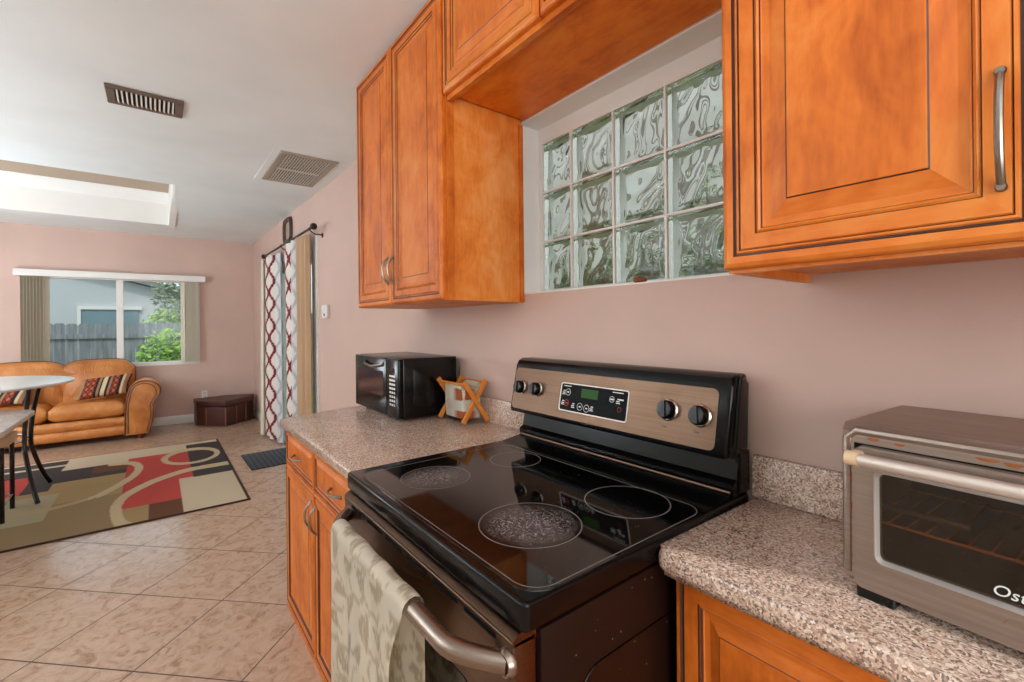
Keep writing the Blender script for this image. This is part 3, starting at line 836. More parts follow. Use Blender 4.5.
for i in range(n):
    j = (i + 1) % n
    dm.face([oF[i], oF[j], iF[j], iF[i]], 0); dm.face([oF[j], oF[i], oB[i], oB[j]], 0)
    dm.face([iF[i], iF[j], iM[j], iM[i]], 1); dm.face([iM[i], iM[j], iE[j], iE[i]], 1); dm.face([iE[i], iE[j], iB[j], iB[i]], 1)
    dm.face([oB[i], iB[i], iB[j], oB[j]], 0)
door = dm.build('door', ['toaster', 'bead'], to)
mb = MB(); mb.prism(I2, 'x', X0 + .005, X0 + .008); mb.build('door_glass', 'ovenpane', door)
text('Oster', .020, door, 'logo', 'whiteprint', (X0 + .0045, .081, wz0 + .013), (0, -1, 0), (0, 0, 1), .0006, .25)
mb = MB()
for k in range(60):
    y, z = random.uniform(-.03, wy1 - .01), wz0 + .01 + abs(random.gauss(0, .035)); s = random.uniform(.0005, .0013)
    mb.box((X0 + .009, y, z), (X0 + .0095, y + s, z + s))
mb.build('crumb_specks', 'crumb', door)['kind'] = 'stuff'
mb = MB(); hz = TZ1 - .045
mb.tube([(TX - .034, -.10, hz), (TX - .034, TY - .034, hz)], .0092, 16); mb.build('door_handle', 'barsteel', door)
mb = MB()
mb.tube([(TX - .034, TY - .036, hz), (TX - .034, TY - .020, hz)], .0110, 16)
mb.box((TX - .036, TY - .036, hz - .009), (TX - .006, TY - .022, hz + .009), 0, .004, 2); mb.build('handle_end', M['beigeseat'], door)
cc = [(X0 - .0003, .058 + .011 * cos(2 * pi * i / 28), .9565 + .011 * sin(2 * pi * i / 28)) for i in range(28)]
mb = MB(); mb.tube(cc, .0007, 6, closed=True); mb.build('pressed_ring', 'toaster', door)
for y in (TY - .022, -.15):
    mb = MB(); mb.prism([(TX - .008, .9145), (TX - .008, TZ0 + .003), (TX + .030, TZ0 + .003), (TX + .030, .9145)], 'y', y - .048, y, 0, .002, 1); mb.build('foot', 'blackp', to)
    mb = MB(); mb.box((-.09, y - .048, .9145), (-.05, y, TZ0 + .003), 0, .002, 1); mb.build('foot', 'blackp', to)
mb = MB(); zr = 1.032
mb.tube([(TX + .014, ye + .12, zr), (TX + .014, TY - .022, zr)], .0022, 8)
mb.tube([(TX + .22, ye + .12, zr), (TX + .22, TY - .022, zr)], .0022, 8)
for i in range(14):
    y = TY - .035 - i * .022
    mb.tube([(TX + .012, y, zr + .003), (TX + .23, y, zr + .003)], .0014, 6)
mb.build('wire_rack', 'ovenglow', to)
mb = MB(); mb.tube([(TX + .045, TY - .03, zr + .016), (TX + .045, TY - .14, zr + .016)], .005, 8); mb.build('heating_element', 'toaster', to)
mb = MB()
def crump(u, v):
    return (TX + .06 + .15 * u, .075 - .14 * v, zr + .014 + (.050 * max(0, 1 - abs(v - .32) * 2.6)) * (0.8 + .2 * sin(u * 9)) + .004 * noise.noise(Vector((u * 9, v * 9, 1))))
mb.grid(crump, 16, 20); bmesh.ops.solidify(mb.bm, geom=mb.bm.faces[:], thickness=.001)
o = mb.build('foil_sheet', 'foil'); recentre(o, (TX + .13, 0, zr)); foil = o; tag(o, 'crumpled foil sheet lying on the wire rack in the toaster oven', 'foil')

pv = Vector((TX, TY, 0)); tq = Matrix.Rotation(radians(-5.0), 3, 'Z')
for q in (to, foil):
    h = Vector((q.location.x, q.location.y, 0)) - pv; h2 = tq @ h
    q.location = Vector((pv.x + h2.x, pv.y + h2.y, q.location.z)); q.rotation_euler = (0, 0, radians(-5.0))

# ------------------------------------------------------------------ microwave
mx0, mx1, my0, my1, mz0, mz1 = -.327, -.030, 1.886, 2.440, .924, 1.192
mw = thing('microwave', 'black countertop microwave oven beside the wooden basket', 'microwave', (-.16, 2.2, .914))
mb = MB(); mb.box((mx0 + .022, my0, mz0), (mx1, my1, mz1), 0, .005, 2)
mb.prism(rrect(mx0 + .065, mx1 - .022, mz0 + .05, mz1 - .04, .018, 5), 'y', my0 + .001, my0 - .004, 0, .003, 2)
mb.build('body', 'blackp', mw)
mb = MB(); mb.box((mx0, my0 + .135, mz0 + .002), (mx0 + .0215, my1, mz1 - .001), 0, .006, 3); dr = mb.build('door', 'enamel', mw)
mb = MB(); mb.prism(rrect(my0 + .175, my1 - .05, mz0 + .085, mz1 - .065, .012, 4), 'x', mx0 - .0012, mx0 + .002); mb.build('window', 'mwpane', dr)
mb = MB(); mb.tube([(mx0, my0 + .17, mz1 - .028), (mx0 - .012, my0 + .19, mz1 - .036), (mx0 - .016, my0 + .28, mz1 - .046), (mx0 - .012, my0 + .38, mz1 - .038), (mx0, my0 + .40, mz1 - .028)], .0065, 8); mb.build('handle', 'nickel', dr)
mb = MB(); mb.box((mx0, my0, mz0 + .002), (mx0 + .0215, my0 + .133, mz1 - .001), 0, .006, 3); pn = mb.build('control_panel', 'enamel', mw)
mb = MB(); mb.prism(rrect(my0 + .042, my0 + .098, mz1 - .064, mz1 - .044, .003, 2), 'x', mx0 - .0008, mx0 + .001, 0)
mb.build('digit_display', 'mwpane', pn)
for r_ in range(8):
    for c_ in range(3):
        w_ = .011 if r_ < 4 else .005
        mb = MB(); yc = my0 + .048 + c_ * .022; zc_ = mz1 - .080 - r_ * .0185
        mb.box((mx0 - .0010, yc - w_ / 2 - .003, zc_ - .0045), (mx0 + .001, yc + w_ / 2 + .003, zc_ + .0045)); mb.build('button', 'whiteprint' if r_ not in (4, 6) else 'plate', pn, smooth=False)
for x in (mx0 + .05, mx1 - .04):
    for y in (my0 + .05, my1 - .05):
        mb = MB(); mb.lathe([(.012, 0), (.014, .010)], (x, y, .9150), n=12); mb.build('foot', 'blackp', mw)
mb = MB(); mb.tube([(mx1 - .012, my0 - .0005, mz1 - .02), (mx1 - .006, my0 - .02, mz1 - .012), (mx1, my0 - .03, mz1 - .04), (mx1 - .002, my0 - .02, mz1 - .11), (mx1 - .004, my0 - .004, mz1 - .15)], .003, 6); mb.build('power_cord', 'blackp', mw)

# ------------------------------------------------------------------ folding wooden basket with patchwork liner
bx0, bx1, by0, by1 = -.150, -.030, 1.640, 1.838
bk = thing('napkin_basket', 'small patchwork fabric basket on crossed wooden legs beside the microwave', 'basket', ((bx0 + bx1) / 2, (by0 + by1) / 2, .914))
zt_ = 1.100
def stick(a, b, wd, tk):
    a, b = Vector(a), Vector(b); d = (b - a).normalized(); y = Vector((0, 1, 0)); s = d.cross(y).normalized()
    mb = MB(); v = []
    for p in (a, b):
        for sy in (-1, 1):
            for ss in (-1, 1): v.append(mb.bm.verts.new(p + y * sy * tk / 2 + s * ss * wd / 2))
    for q in ((0, 1, 3, 2), (4, 6, 7, 5), (0, 4, 5, 1), (2, 3, 7, 6), (0, 2, 6, 4), (1, 5, 7, 3)): mb.face([v[i] for i in q])
    bmesh.ops.bevel(mb.bm, geom=mb.bm.edges[:], offset=.0025, segments=2, affect='EDGES', profile=.5)
    return mb
for y, s in ((by0, -1), (by1, 1)):
    stick((bx0, y, .923), (bx1, y, zt_), .021, .011).build('leg', 'oakrack', bk)
    stick((bx1, y + .0115 * s, .923), (bx0, y + .0115 * s, zt_), .021, .011).build('leg', 'oakrack', bk)
for x, yo in ((bx0, 1), (bx1, -1)):
    mb = MB(); mb.tube([(x, by0 - .005, zt_ - .012), (x, by1 + .005, zt_ - .012)], .006, 10); mb.build('rail', 'oakrack', bk)
# liner: sagging pouch
mb = MB(); xm, ym_ = (bx0 + bx1) / 2, (by0 + by1) / 2
def pouch(u, v):
    a = u * 2 * pi
    # superellipse ring
    c, s = cos(a), sin(a); e = .35
    px = abs(c) ** e * (1 if c > 0 else -1); py = abs(s) ** e * (1 if s > 0 else -1)
    hw = .054 - .006 * (1 - v) ; hd = (by1 - by0) / 2 - .014
    z = .938 + v * .150
    sag = 0
    if v > .5: sag = -.022 * (v - .5) * 2 * (1 - min(1, abs(px) ** 8)) * 1.0
    return (xm + px * hw * .98, ym_ + py * hd, z + sag)
mb.grid(pouch, 72, 26, closed_u=True)
bot = [v for v in mb.bm.verts if v.co.z < .9381]
bot.sort(key=lambda v: math.atan2(v.co.y - ym_, v.co.x - xm)); mb.face(bot)
bmesh.ops.solidify(mb.bm, geom=mb.bm.faces[:], thickness=.0025)
ln_ = mb.build('fabric_liner', 'attr', bk, ang=60)
pc = [lin((232, 226, 212)), lin((196, 112, 64)), lin((222, 208, 184)), lin((92, 96, 92)), lin((236, 230, 216)), lin((226, 216, 198))]
def pf(i, co):
    a = int((co.x + co.y * 1.0 + 1) / .044); b = int((co.z + 1) / .048)
    c = pc[(a * 2 + b * 3 + (a * b) % 2) % 6]
    return list(c[:3]) + [1]
pattern(ln_, pf)

# ------------------------------------------------------------------ ceiling registers, wall fittings
def grille(name, label, x0, x1, y0, y1, nlv, fr, along, mats, skew=0.0, bar=False):
    yc = (y0 + y1) / 2; sl = .0155 if yc > 3.78 else 0
    z = ceil_z(y0) - .0005
    t = thing(name, label, 'vent', ((x0 + x1) / 2, yc, z))
    mb = MB(); 
    mb.box((x0 + fr * .6, y0 + fr * .6, z - .0015), (x1 - fr * .6, y1 - fr * .6, z - .0005)); mb.build('duct_opening', 'dark', t)
    mb = MB()
    mb.box((x0, y0, z - .010), (x1, y0 + fr, z), 0, .003, 1); mb.box((x0, y1 - fr, z - .010), (x1, y1, z), 0, .003, 1)
    mb.box((x0, y0 + fr, z - .010), (x0 + fr, y1 - fr, z), 0, .003, 1); mb.box((x1 - fr, y0 + fr, z - .010), (x1, y1 - fr, z), 0, .003, 1)
    mb.build('frame', mats[0], t)
    for i in range(nlv):
        mb = MB(); k = (i + .5) / nlv
        if bar:
            x = x0 + fr + (x1 - x0 - 2 * fr) * k; hw = (x1 - x0 - 2 * fr) / nlv * .24
            mb.box((x - hw, y0 + fr, z - .0105), (x + hw, y1 - fr, z - .0085))
        elif along == 'y':
            x = x0 + fr + (x1 - x0 - 2 * fr) * k; hw = (x1 - x0 - 2 * fr) / nlv * (.13 if bar else .24)
            mb.prism([(x - hw, z - .003), (x + hw * .6, z - .012), (x + hw, z - .011), (x - hw * .6, z - .002)], 'y', y0 + fr, y1 - fr)
        else:
            y = y0 + fr + (y1 - y0 - 2 * fr) * k; hw = (y1 - y0 - 2 * fr) / nlv * .3
            mb.prism([(y - hw, z - .003), (y + hw * .6, z - .012), (y + hw, z - .011), (y - hw * .6, z - .002)], 'x', x0 + fr, x1 - fr)
        mb.build('louver', mats[1], t, smooth=False)
    if bar:
        mb = MB(); mb.box((x0 + fr, yc - .012, z - .014), (x1 - fr, yc + .012, z - .010)); mb.build('centre_bar', mats[1], t)
    return t
grille('ceiling_vent', 'small dark framed air register with cream louvers on the near ceiling', -1.362, -1.040, 2.99, 3.225, 13, .036, 'y', ('ventdark', 'ventlight'))
grille('ceiling_vent', 'large square taupe return air grille on the ceiling next to the right wall', -.485, -.095, 3.42, 4.16, 16, .045, 'y', ('ventmid', 'ventlight'), 0, True)
mb = MB(); mb.box((-.53, 3.37, ceil_z(3.5) - .002), (-.05, 4.21, ceil_z(3.5) + .01)); struct(mb.build('trim_3', 'ceil'))

t = thing('thermostat', 'white switch box on the right wall beside the sliding door', 'switch', (0, 4.08, 1.41))
mb = MB(); mb.box((-.032, 4.01, 1.415), (-.0005, 4.15, 1.528), 0, .006, 2); mb.build('case', 'plate', t)
mb = MB(); mb.box((-.036, 4.05, 1.430), (-.032, 4.07, 1.452), 0, .001, 1); mb.build('button', 'dark', t)
t = thing('wall_outlet', 'white wall outlet behind the brown ottoman', 'outlet', (-.63, YB(-.63), .32))
mb = MB(); mb.box((-.665, YB(-.63) - .007, .32), (-.595, YB(-.63) - .002, .435), 0, .003, 2); mb.build('cover_plate', 'plate', t)
for z in (.355, .40):
    mb = MB(); mb.box((-.648, YB(-.63) - .009, z - .014), (-.612, YB(-.63) - .007, z + .014), 0, .001, 1); mb.build('socket', 'ventlight', t)
# carved frame high on the wall
t = thing('picture_frame', 'small dark carved picture frame high on the wall above the curtains', 'picture', (0, 5.48, 2.27))
O = rrect(5.30, 5.67, 2.262, 2.55, .09, 6); I = rrect(5.375, 5.595, 2.312, 2.50, .05, 6)
mb = MB(); n = len(O)
a = [mb.bm.verts.new((-.003, *p)) for p in O]; b = [mb.bm.verts.new((-.034, *[(q * .75 + s * .25) for q, s in zip(p, r)])) for p, r in zip(O, I)]; c = [mb.bm.verts.new((-.022, *p)) for p in I]; d = [mb.bm.verts.new((-.003, *p)) for p in I]
for i in range(n):
    j = (i + 1) % n
    for P, Q in ((a, b), (b, c), (c, d), (d, a)): mb.face([P[i], P[j], Q[j], Q[i]])
mb.build('frame', 'frameoval', t)
mb = MB(); mb.prism(I, 'x', -.012, -.004); mb.build('picture_panel', 'mirror', t)

# ------------------------------------------------------------------ back window and blinds
wn_ = bpy.data.objects.new('window_2', None); COL.objects.link(wn_); wn_.location = (-1.57, YB(-1.57), WZ0); struct(wn_)
sk = lambda x, o: YB(x) + o
def wbar(mb, x0, x1, z0, z1, o0, o1, m=0):
    mb.prism([(x0, sk(x0, o0)), (x1, sk(x1, o0)), (x1, sk(x1, o1)), (x0, sk(x0, o1))], 'z', z0, z1, m)
mb = MB()
wbar(mb, WX0, WX1, WZ0, WZ0 + .05, -.012, .10); wbar(mb, WX0, WX1, WZ1 - .04, WZ1, .0, .10)
wbar(mb, WX0, WX0 + .045, WZ0 + .05, WZ1 - .04, .0, .10); wbar(mb, WX1 - .045, WX1, WZ0 + .05, WZ1 - .04, .0, .10)
wbar(mb, -1.585, -1.515, WZ0 + .05, WZ1 - .04, .03, .09)
mb.build('window_frame', 'trimw', wn_, smooth=False)
for x0, x1, o in ((WX0 + .045, -1.585, .06), (-1.515, WX1 - .045, .05)):
    mb = MB(); wbar(mb, x0, x1, WZ0 + .05, WZ1 - .04, o, o + .005); mb.build('pane', 'pane', wn_, smooth=False)
bl = thing('vertical_blind', 'cream vertical blind drawn open to both sides of the back window', 'blind', (-1.55, YB(-1.55) - .06, .86))
mb = MB(); mb.prism([(-2.505, sk(-2.505, -.11)), (-.615, sk(-.615, -.11)), (-.615, sk(-.615, -.002)), (-2.505, sk(-2.505, -.002))], 'z', 1.99, 2.070, 0, .004, 2); mb.build('valance', 'trimw', bl)
def vane(x, ang):
    mb = MB(); c = Vector((x, sk(x, -.055), 0)); d = Vector((cos(ang), sin(ang), 0)) * .044; nn = Vector((-sin(ang), cos(ang), 0))
    pts = [(c + d * k + nn * .006 * (1 - k * k)).xy[:] for k in (-1, -.5, 0, .5, 1)]; pts += [(c + d * k + nn * (.006 * (1 - k * k) + .0012)).xy[:] for k in (1, .5, 0, -.5, -1)]
    mb.prism(pts, 'z', .868, 1.99); mb.build('vane', 'vane', bl)
for i in range(8): vane(-2.425 + i * .028, radians(58))
for i in range(6): vane(-.875 + i * .027, radians(122))

# ------------------------------------------------------------------ sliding door and curtains
d1 = bpy.data.objects.new('door_1', None); COL.objects.link(d1); d1.location = (.05, 5.31, 0); struct(d1)
mb = MB()
mb.box((-.016, DR['y0'] - .06, 0), (.10, DR['y0'] + .11, DR['z1'] + .06)); mb.box((-.016, DR['y1'] - .045, 0), (.10, DR['y1'] + .06, DR['z1'] + .06))
mb.box((-.016, DR['y0'] + .11, DR['z1'] - .05), (.10, DR['y1'] - .045, DR['z1'] + .06)); mb.box((.0, DR['y0'] + .11, 0), (.10, DR['y1'] - .045, .03))
mb.build('door_frame', 'trimw', d1, smooth=False)
for y0, y1, x in ((DR['y0'] + .11, 5.34, .065), (5.27, DR['y1'] - .045, .02)):
    mb = MB()
    for a in (y0, y1 - .07): mb.box((x, a, .03), (x + .03, a + .07, DR['z1'] - .05))
    for z in (.03, DR['z1'] - .14): mb.box((x, y0 + .07, z), (x + .03, y1 - .07, z + .09))
    pl = mb.build('sliding_panel', 'trimw', d1, smooth=False)
    mb = MB(); mb.box((x + .012, y0 + .07, .12), (x + .017, y1 - .07, DR['z1'] - .14)); mb.build('pane', 'pane', pl, smooth=False)
t = thing('curtain_rod', 'dark bronze curtain rod with scrolled bracket above the sliding door', 'curtain rod', (-.10, 5.2, 2.2))
mb = MB(); mb.tube([(-.10, 4.14, 2.20), (-.10, 6.36, 2.225)], .011, 10); mb.build('pole', 'iron', t)
for y, z, s in ((4.12, 2.20, -1), (6.38, 2.225, 1)):
    mb = MB(); mb.lathe([(.011, -.02), (.020, -.005), (.030, .015), (.024, .035), (.0, .045)], (-.10, y, z), (0, s, 0), 14); mb.build('finial', 'iron', t)
for y, z in ((4.20, 2.20), (5.35, 2.213), (6.33, 2.225)):
    mb = MB(); mb.tube([(-.001, y, z - .05), (-.03, y, z - .045), (-.06, y, z - .05), (-.095, y, z - .03), (-.115, y, z - .005), (-.10, y, z + .013)], .006, 8); mb.lathe([(.022, 0), (.022, .006)], (-.0005, y, z - .05), (-1, 0, 0), 12); mb.build('bracket', 'iron', t)

MAR, WHT, MAR_BACKLIT, WHT_BACKLIT = lin((112, 26, 38)), lin((226, 214, 206)), lin((178, 176, 180)), lin((212, 213, 214))  # grey pair paints the backlit look of the same maroon trellis
def trellis(u, v):
    Wd, P, A = .150, .27, .030
    s = A * cos(2 * pi * v / P)
    def wr(x): x = (x + Wd / 2) % Wd - Wd / 2; return abs(x)
    return min(wr(u - Wd / 4 + s), wr(u + Wd / 4 - s)) < .0165
def drape(name, label, path, z0, z1, mt, group=None, split=None, flare=1.0, nv=190, pat=False):
    """cloth hanging along a plan path [(x,y)...]; path is resampled, u runs along it"""
    P = [Vector((*p, 0)) for p in path]; L = [0]
    for a, b in zip(P, P[1:]): L.append(L[-1] + (b - a).length)
    def at(s):
        for i in range(len(P) - 1):
            if s <= L[i + 1] + 1e-9:
                k = (s - L[i]) / (L[i + 1] - L[i]); 
                p0 = P[max(i - 1, 0)]; p1 = P[i]; p2 = P[i + 1]; p3 = P[min(i + 2, len(P) - 1)]
                return 0.5 * ((2 * p1) + (p2 - p0) * k + (2 * p0 - 5 * p1 + 4 * p2 - p3) * k * k + (3 * p1 - p0 - 3 * p2 + p3) * k ** 3)
        return P[-1]
    tot = L[-1]; nu = max(20, int(tot / .011)); mb = MB(); cen = sum((p for p in P), Vector()) / len(P); info = []
    def fn(u, v):
        p = at(u * tot); k = 1 + (flare - 1) * (1 - v) ** 1.5
        q = cen + (p - cen) * k
        z = z0 + (z1 - z0) * v
        info.append((u * tot, z)); return (min(q.x, -.012), q.y + .006 * sin(z * 3 + u * 8), z)
    mb.grid(fn, nu, nv)
    o = mb.build(name, mt, ang=80)
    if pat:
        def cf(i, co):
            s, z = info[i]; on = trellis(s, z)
            if split and s > split: c = MAR_BACKLIT if on else WHT_BACKLIT
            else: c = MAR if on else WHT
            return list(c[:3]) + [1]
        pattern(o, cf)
    sd = o.modifiers.new('thickness', 'SOLIDIFY'); sd.thickness = .003
    recentre(o, (cen.x, cen.y, z0))
    return tag(o, label, 'curtain', group)
# far pair
drape('curtain', 'plain cream curtain at the far end of the sliding door', [(-.03, 6.36), (-.09, 6.37), (-.145, 6.34), (-.13, 6.27), (-.09, 6.32), (-.05, 6.27)], .02, 2.165, 'creamcloth', flare=1.35)
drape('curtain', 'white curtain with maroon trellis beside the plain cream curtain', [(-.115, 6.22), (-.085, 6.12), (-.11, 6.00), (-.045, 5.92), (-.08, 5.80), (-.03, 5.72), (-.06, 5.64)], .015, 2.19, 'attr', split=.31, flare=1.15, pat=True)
# near pair
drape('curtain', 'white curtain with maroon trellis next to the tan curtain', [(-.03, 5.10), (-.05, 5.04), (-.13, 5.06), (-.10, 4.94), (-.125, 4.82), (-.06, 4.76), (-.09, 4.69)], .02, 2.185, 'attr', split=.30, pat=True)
drape('curtain', 'plain tan curtain at the near end of the rod', [(-.09, 4.665), (-.125, 4.63), (-.075, 4.585), (-.115, 4.54), (-.06, 4.50), (-.095, 4.45), (-.05, 4.42), (-.07, 4.375)], .02, 2.185, 'tancloth')

# ------------------------------------------------------------------ rug and mat
RGX0, RGX1, RGY0, RGY1 = -2.95, -.60, 4.04, 6.47
C_ = {k: lin(v) for k, v in dict(cream=(190, 172, 146), olive=(140, 118, 86), red=(174, 66, 58), black=(58, 52, 50), brown=(96, 60, 38), ring=(186, 166, 132), gold=(156, 130, 90), pale=(160, 150, 122), edge=(60, 40, 32), ring2=(172, 148, 110)).items()}
def seg_d(p, pts):
    best = 9
    for a, b in zip(pts, pts[1:]):
        ax, ay, bx, by = *a, *b; dx, dy = bx - ax, by - ay
        k = max(0, min(1, ((p[0] - ax) * dx + (p[1] - ay) * dy) / (dx * dx + dy * dy)))
        best = min(best, math.hypot(p[0] - ax - k * dx, p[1] - ay - k * dy))
    return best
def smooth_path(pts, n=8):
    out = []
    for i in range(len(pts) - 1):
        p0, p1, p2, p3 = pts[max(i - 1, 0)], pts[i], pts[i + 1], pts[min(i + 2, len(pts) - 1)]
        for j in range(n):
            k = j / n
            out.append(tuple(.5 * (2 * b + (c - a) * k + (2 * a - 5 * b + 4 * c - d) * k * k + (3 * b - a - 3 * c + d) * k ** 3) for a, b, c, d in zip(p0, p1, p2, p3)))
    return out + [pts[-1]]
arcB = smooth_path([(-.58, 5.25), (-.77, 5.25), (-.96, 5.225), (-1.14, 5.10), (-1.25, 4.97), (-1.36, 4.78), (-1.405, 4.60), (-1.41, 4.40), (-1.375, 4.12), (-1.31, 3.98)])
arcC = smooth_path([(-1.52, 5.93), (-1.37, 5.86), (-1.31, 5.65), (-1.33, 5.40), (-1.40, 5.18), (-1.53, 4.92), (-1.71, 4.79), (-1.90, 4.76), (-2.3, 4.78), (-2.7, 5.0)])
asp = lambda pts: [(a, b * .5) for a, b in pts]
arcB, arcC = asp(arcB), asp(arcC)
def rugcol(x, y):
    if x > RGX1 - .018 or y < RGY0 + .02 or y > RGY1 - .018 or x < RGX0 + .018: return C_['edge']
    # oval ring top right
    if math.hypot((x + .89) / .250, (y - 5.80) / .36) < 1 < math.hypot((x + .89) / .198, (y - 5.78) / .25): return C_['ring']
    if seg_d((x, y * .5), arcB) < .033: return C_['ring']
    if seg_d((x, y * .5), arcC) < (.031 if x > -1.55 else .019): return C_['ring'] if x > -1.6 else C_['ring2']
    if x > -.915:
        if y > 4.955 - (x + .62) * -.0: 
            return C_['black'] if y < 6.34 else C_['cream']
        return C_['cream'] if x > -1.02 else C_['olive']
    if x > -1.02:
        return C_['cream'] if (y < 4.975 or y > 6.10) else C_['red']
    # red field bounded by arc C on its left and arc B's foot
    if x > -1.40 and y > 4.40 and y < 6.06:
        return C_['red'] if not (x < -1.33 and y > 5.72) else C_['red']
    if y > 6.06: return C_['cream'] if x > -1.87 else (C_['black'] if y < 6.40 and (y > 6.22 or y < 6.16) else C_['cream'])
    if x > -1.225 and y <= 4.40: return C_['brown']
    if x > -1.39 and y <= 4.40: return C_['gold']
    # left dark bars
    if 5.52 < y < 5.96 and x > -1.88:
        return C_['brown'] if (x > -1.65 and y > 5.66) else C_['black']
    if 5.30 < y < 6.06 and x <= -1.88:
        if x < -2.05 and y < 5.9: return C_['red']
        return C_['black']
    if 5.96 <= y <= 6.06: return C_['cream']
    if x < -1.80 and 4.50 < y < 5.18: return C_['pale']
    if y > 4.85: return C_['gold']
    return C_['olive']
mb = MB(); nx, ny = int((RGX1 - RGX0) / .008), int((RGY1 - RGY0) / .0105)
def rf(u, v):
    return (RGX0 + (RGX1 - RGX0) * u, RGY0 + (RGY1 - RGY0) * v, .010)
G = mb.grid(rf, nx, ny)
rim_ = [G[i][0] for i in range(nx + 1)] + [G[nx][j] for j in range(1, ny + 1)] + [G[i][ny] for i in range(nx - 1, -1, -1)] + [G[0][j] for j in range(ny - 1, 0, -1)]
low = [mb.bm.verts.new((v.co.x, v.co.y, 0.0005)) for v in rim_]
for i in range(len(rim_)): j = (i + 1) % len(rim_); mb.face([rim_[i], rim_[j], low[j], low[i]])
o = mb.build('area_rug', 'rug')
pattern(o, lambda i, co: list(rugcol(co.x, co.y)[:3]) + [1])
recentre(o, ((RGX0 + RGX1) / 2, (RGY0 + RGY1) / 2, 0))
tag(o, 'large area rug with red, black and cream blocks and curved rings', 'rug')
mb = MB(); mb.prism([(-.486, 5.47), (-.478, 4.85), (-.07, 4.88), (-.06, 5.50)], 'z', .0005, .012, 0, .004, 2)
o = mb.build('door_mat', 'mat'); recentre(o, (-.27, 5.2, 0)); tag(o, 'small charcoal door mat by the sliding door', 'door mat')

# ------------------------------------------------------------------ ottoman
t = thing('corner_ottoman', 'dark brown leather storage ottoman in the far corner of the room', 'ottoman', (-.40, 7.5, 0))
pts = [(-.44, 7.215), (-.055, 7.60), (-.03, 7.78), (-.76, 7.80), (-.745, 7.545)]
mb = MB(); mb.prism(pts, 'z', .01, .265, 0, .006, 2); mb.build('box', 'brownleather', t)
mb = MB()
lid = [(p[0] + (p[0] + .40) * .02, p[1] + (p[1] - 7.5) * .02) for p in pts]
mb.prism([(p[0], min(p[1], 7.83)) for p in lid], 'z', .27, .345, 0, .012, 3)
c = mb.bm.verts.new((-.40, 7.55, .388)); ring_ = []
top = [mb.bm.verts.new((p[0] * .97 - .40 * .03, p[1] * .97 + 7.53 * .03, .3445)) for p in pts]
for i in range(5): mb.face([top[i], top[(i + 1) % 5], c])
mb.build('lid', 'brownleather', t)
for (xa, ya) in ((-.44 - .003, 7.212), (-.645, 7.440), (-.30, 7.352), (-.17, 7.482)):
    mb = MB(); mb.tube([(xa, ya - .006, .02), (xa, ya - .006, .262)], .008, 6); mb.build('seam', 'stitch', t)

# ------------------------------------------------------------------ sofa
sf = thing('sofa', 'camel leather rolled arm sofa below the back window', 'sofa', (-2.4, 7.45, 0))
SX1, SXL = -1.47, -3.42            # inner faces of the arms
FY = 7.14
mb = MB()
mb.box((SXL, FY + .03, .07), (SX1 + .02, 7.84, .28), 0, .02, 3)
mb.build('frame_base', 'leather', sf)
mb = MB()
mb.grid(lambda u, v: (SXL + (SX1 + .01 - SXL) * u, FY + .028 - .026 * abs(sin(2 * pi * v)) ** .7, .07 + .215 * v), 12, 32)
mb.box((SXL, FY + .028, .07), (SX1 + .01, FY + .06, .28))
mb.build('front_rail', 'leather', sf)
cw = (SX1 - SXL) / 3
def cushion(x0, x1, y0, y1, z0, z1, nm, tuft=.03):
    mb = MB()
    def shell(sign):
        def fn(u, v):
            e = min(u, 1 - u, v, 1 - v); k = 1 - max(0, 1 - e / .14) ** 2.2
            zz = (z0 + z1) / 2 + sign * ((z1 - z0) / 2 * (0.45 + .55 * k) + .012 * sin(pi * u) * sin(pi * v) * (1 if sign > 0 else 0))
            ins = .012 * 0
            return (x0 + (x1 - x0) * u, y0 + (y1 - y0) * v, zz + (.004 * noise.noise(Vector((u * 7, v * 4, x0))) * k if sign > 0 else 0))
        return fn
    A = mb.grid(shell(1), 28, 20); B = mb.grid(shell(-1), 28, 20)
    for i in range(28):
        for j in (0, 20): mb.face([A[i][j], A[i + 1][j], B[i + 1][j], B[i][j]])
    for j in range(20):
        for i in (0, 28): mb.face([A[i][j], A[i][j + 1], B[i][j + 1], B[i][j]])
    return mb.build(nm, 'leather', sf, ang=70)
edges = [SX1, SX1 - .66, SX1 - 1.31, SXL]
for a, b in zip(edges, edges[1:]): cushion(b + .006, a - .004, FY + .005, 7.62, .285, .475, 'seat_cushion')
# camel back in three panels
def back_panel(x0, x1, first):
    mb = MB()
    def topz(u):
        x = x0 + (x1 - x0) * u
        return .895 + .060 * (1 - ((u - .5) * 2) ** 4) - (.0 if not first else .05 * max(0, (u - .82) / .18) ** 2)
    def fn(u, v):
        x = x0 + (x1 - x0) * u; zt = topz(u)
        bul = (1 - abs(2 * u - 1) ** 6)
        a = v
        if a < .55:
            k = a / .55; z = .42 + (zt - .06 - .42) * k; y = 7.60 + .06 * k - .05 * bul * sin(pi * min(1, k * 1.0)) ** .8
        elif a < .85:
            k = (a - .55) / .30; ang = k * pi; z = zt - .06 + .06 * sin(ang); y = 7.73 - .07 * cos(ang)
        else:
            k = (a - .85) / .15; z = zt - .06 - (zt - .06 - .2) * k; y = 7.80 + .03 * k
        return (x, y, z)
    mb.grid(fn, 30, 40); 
    return mb.build('back_cushion', 'leather', sf, ang=80)
back_edges = [-1.395, -2.055, -2.72, -3.50]
for i, (a, b) in enumerate(zip(back_edges, back_edges[1:])): back_panel(b, a, i == 0)
mb = MB(); mb.prism([(7.62, .1), (7.62, .80), (7.70, .87), (7.79, .87), (7.83, .1)], 'x', -3.48, -1.42, 0, .01, 2); mb.build('back_frame', 'leather', sf)
pp = []
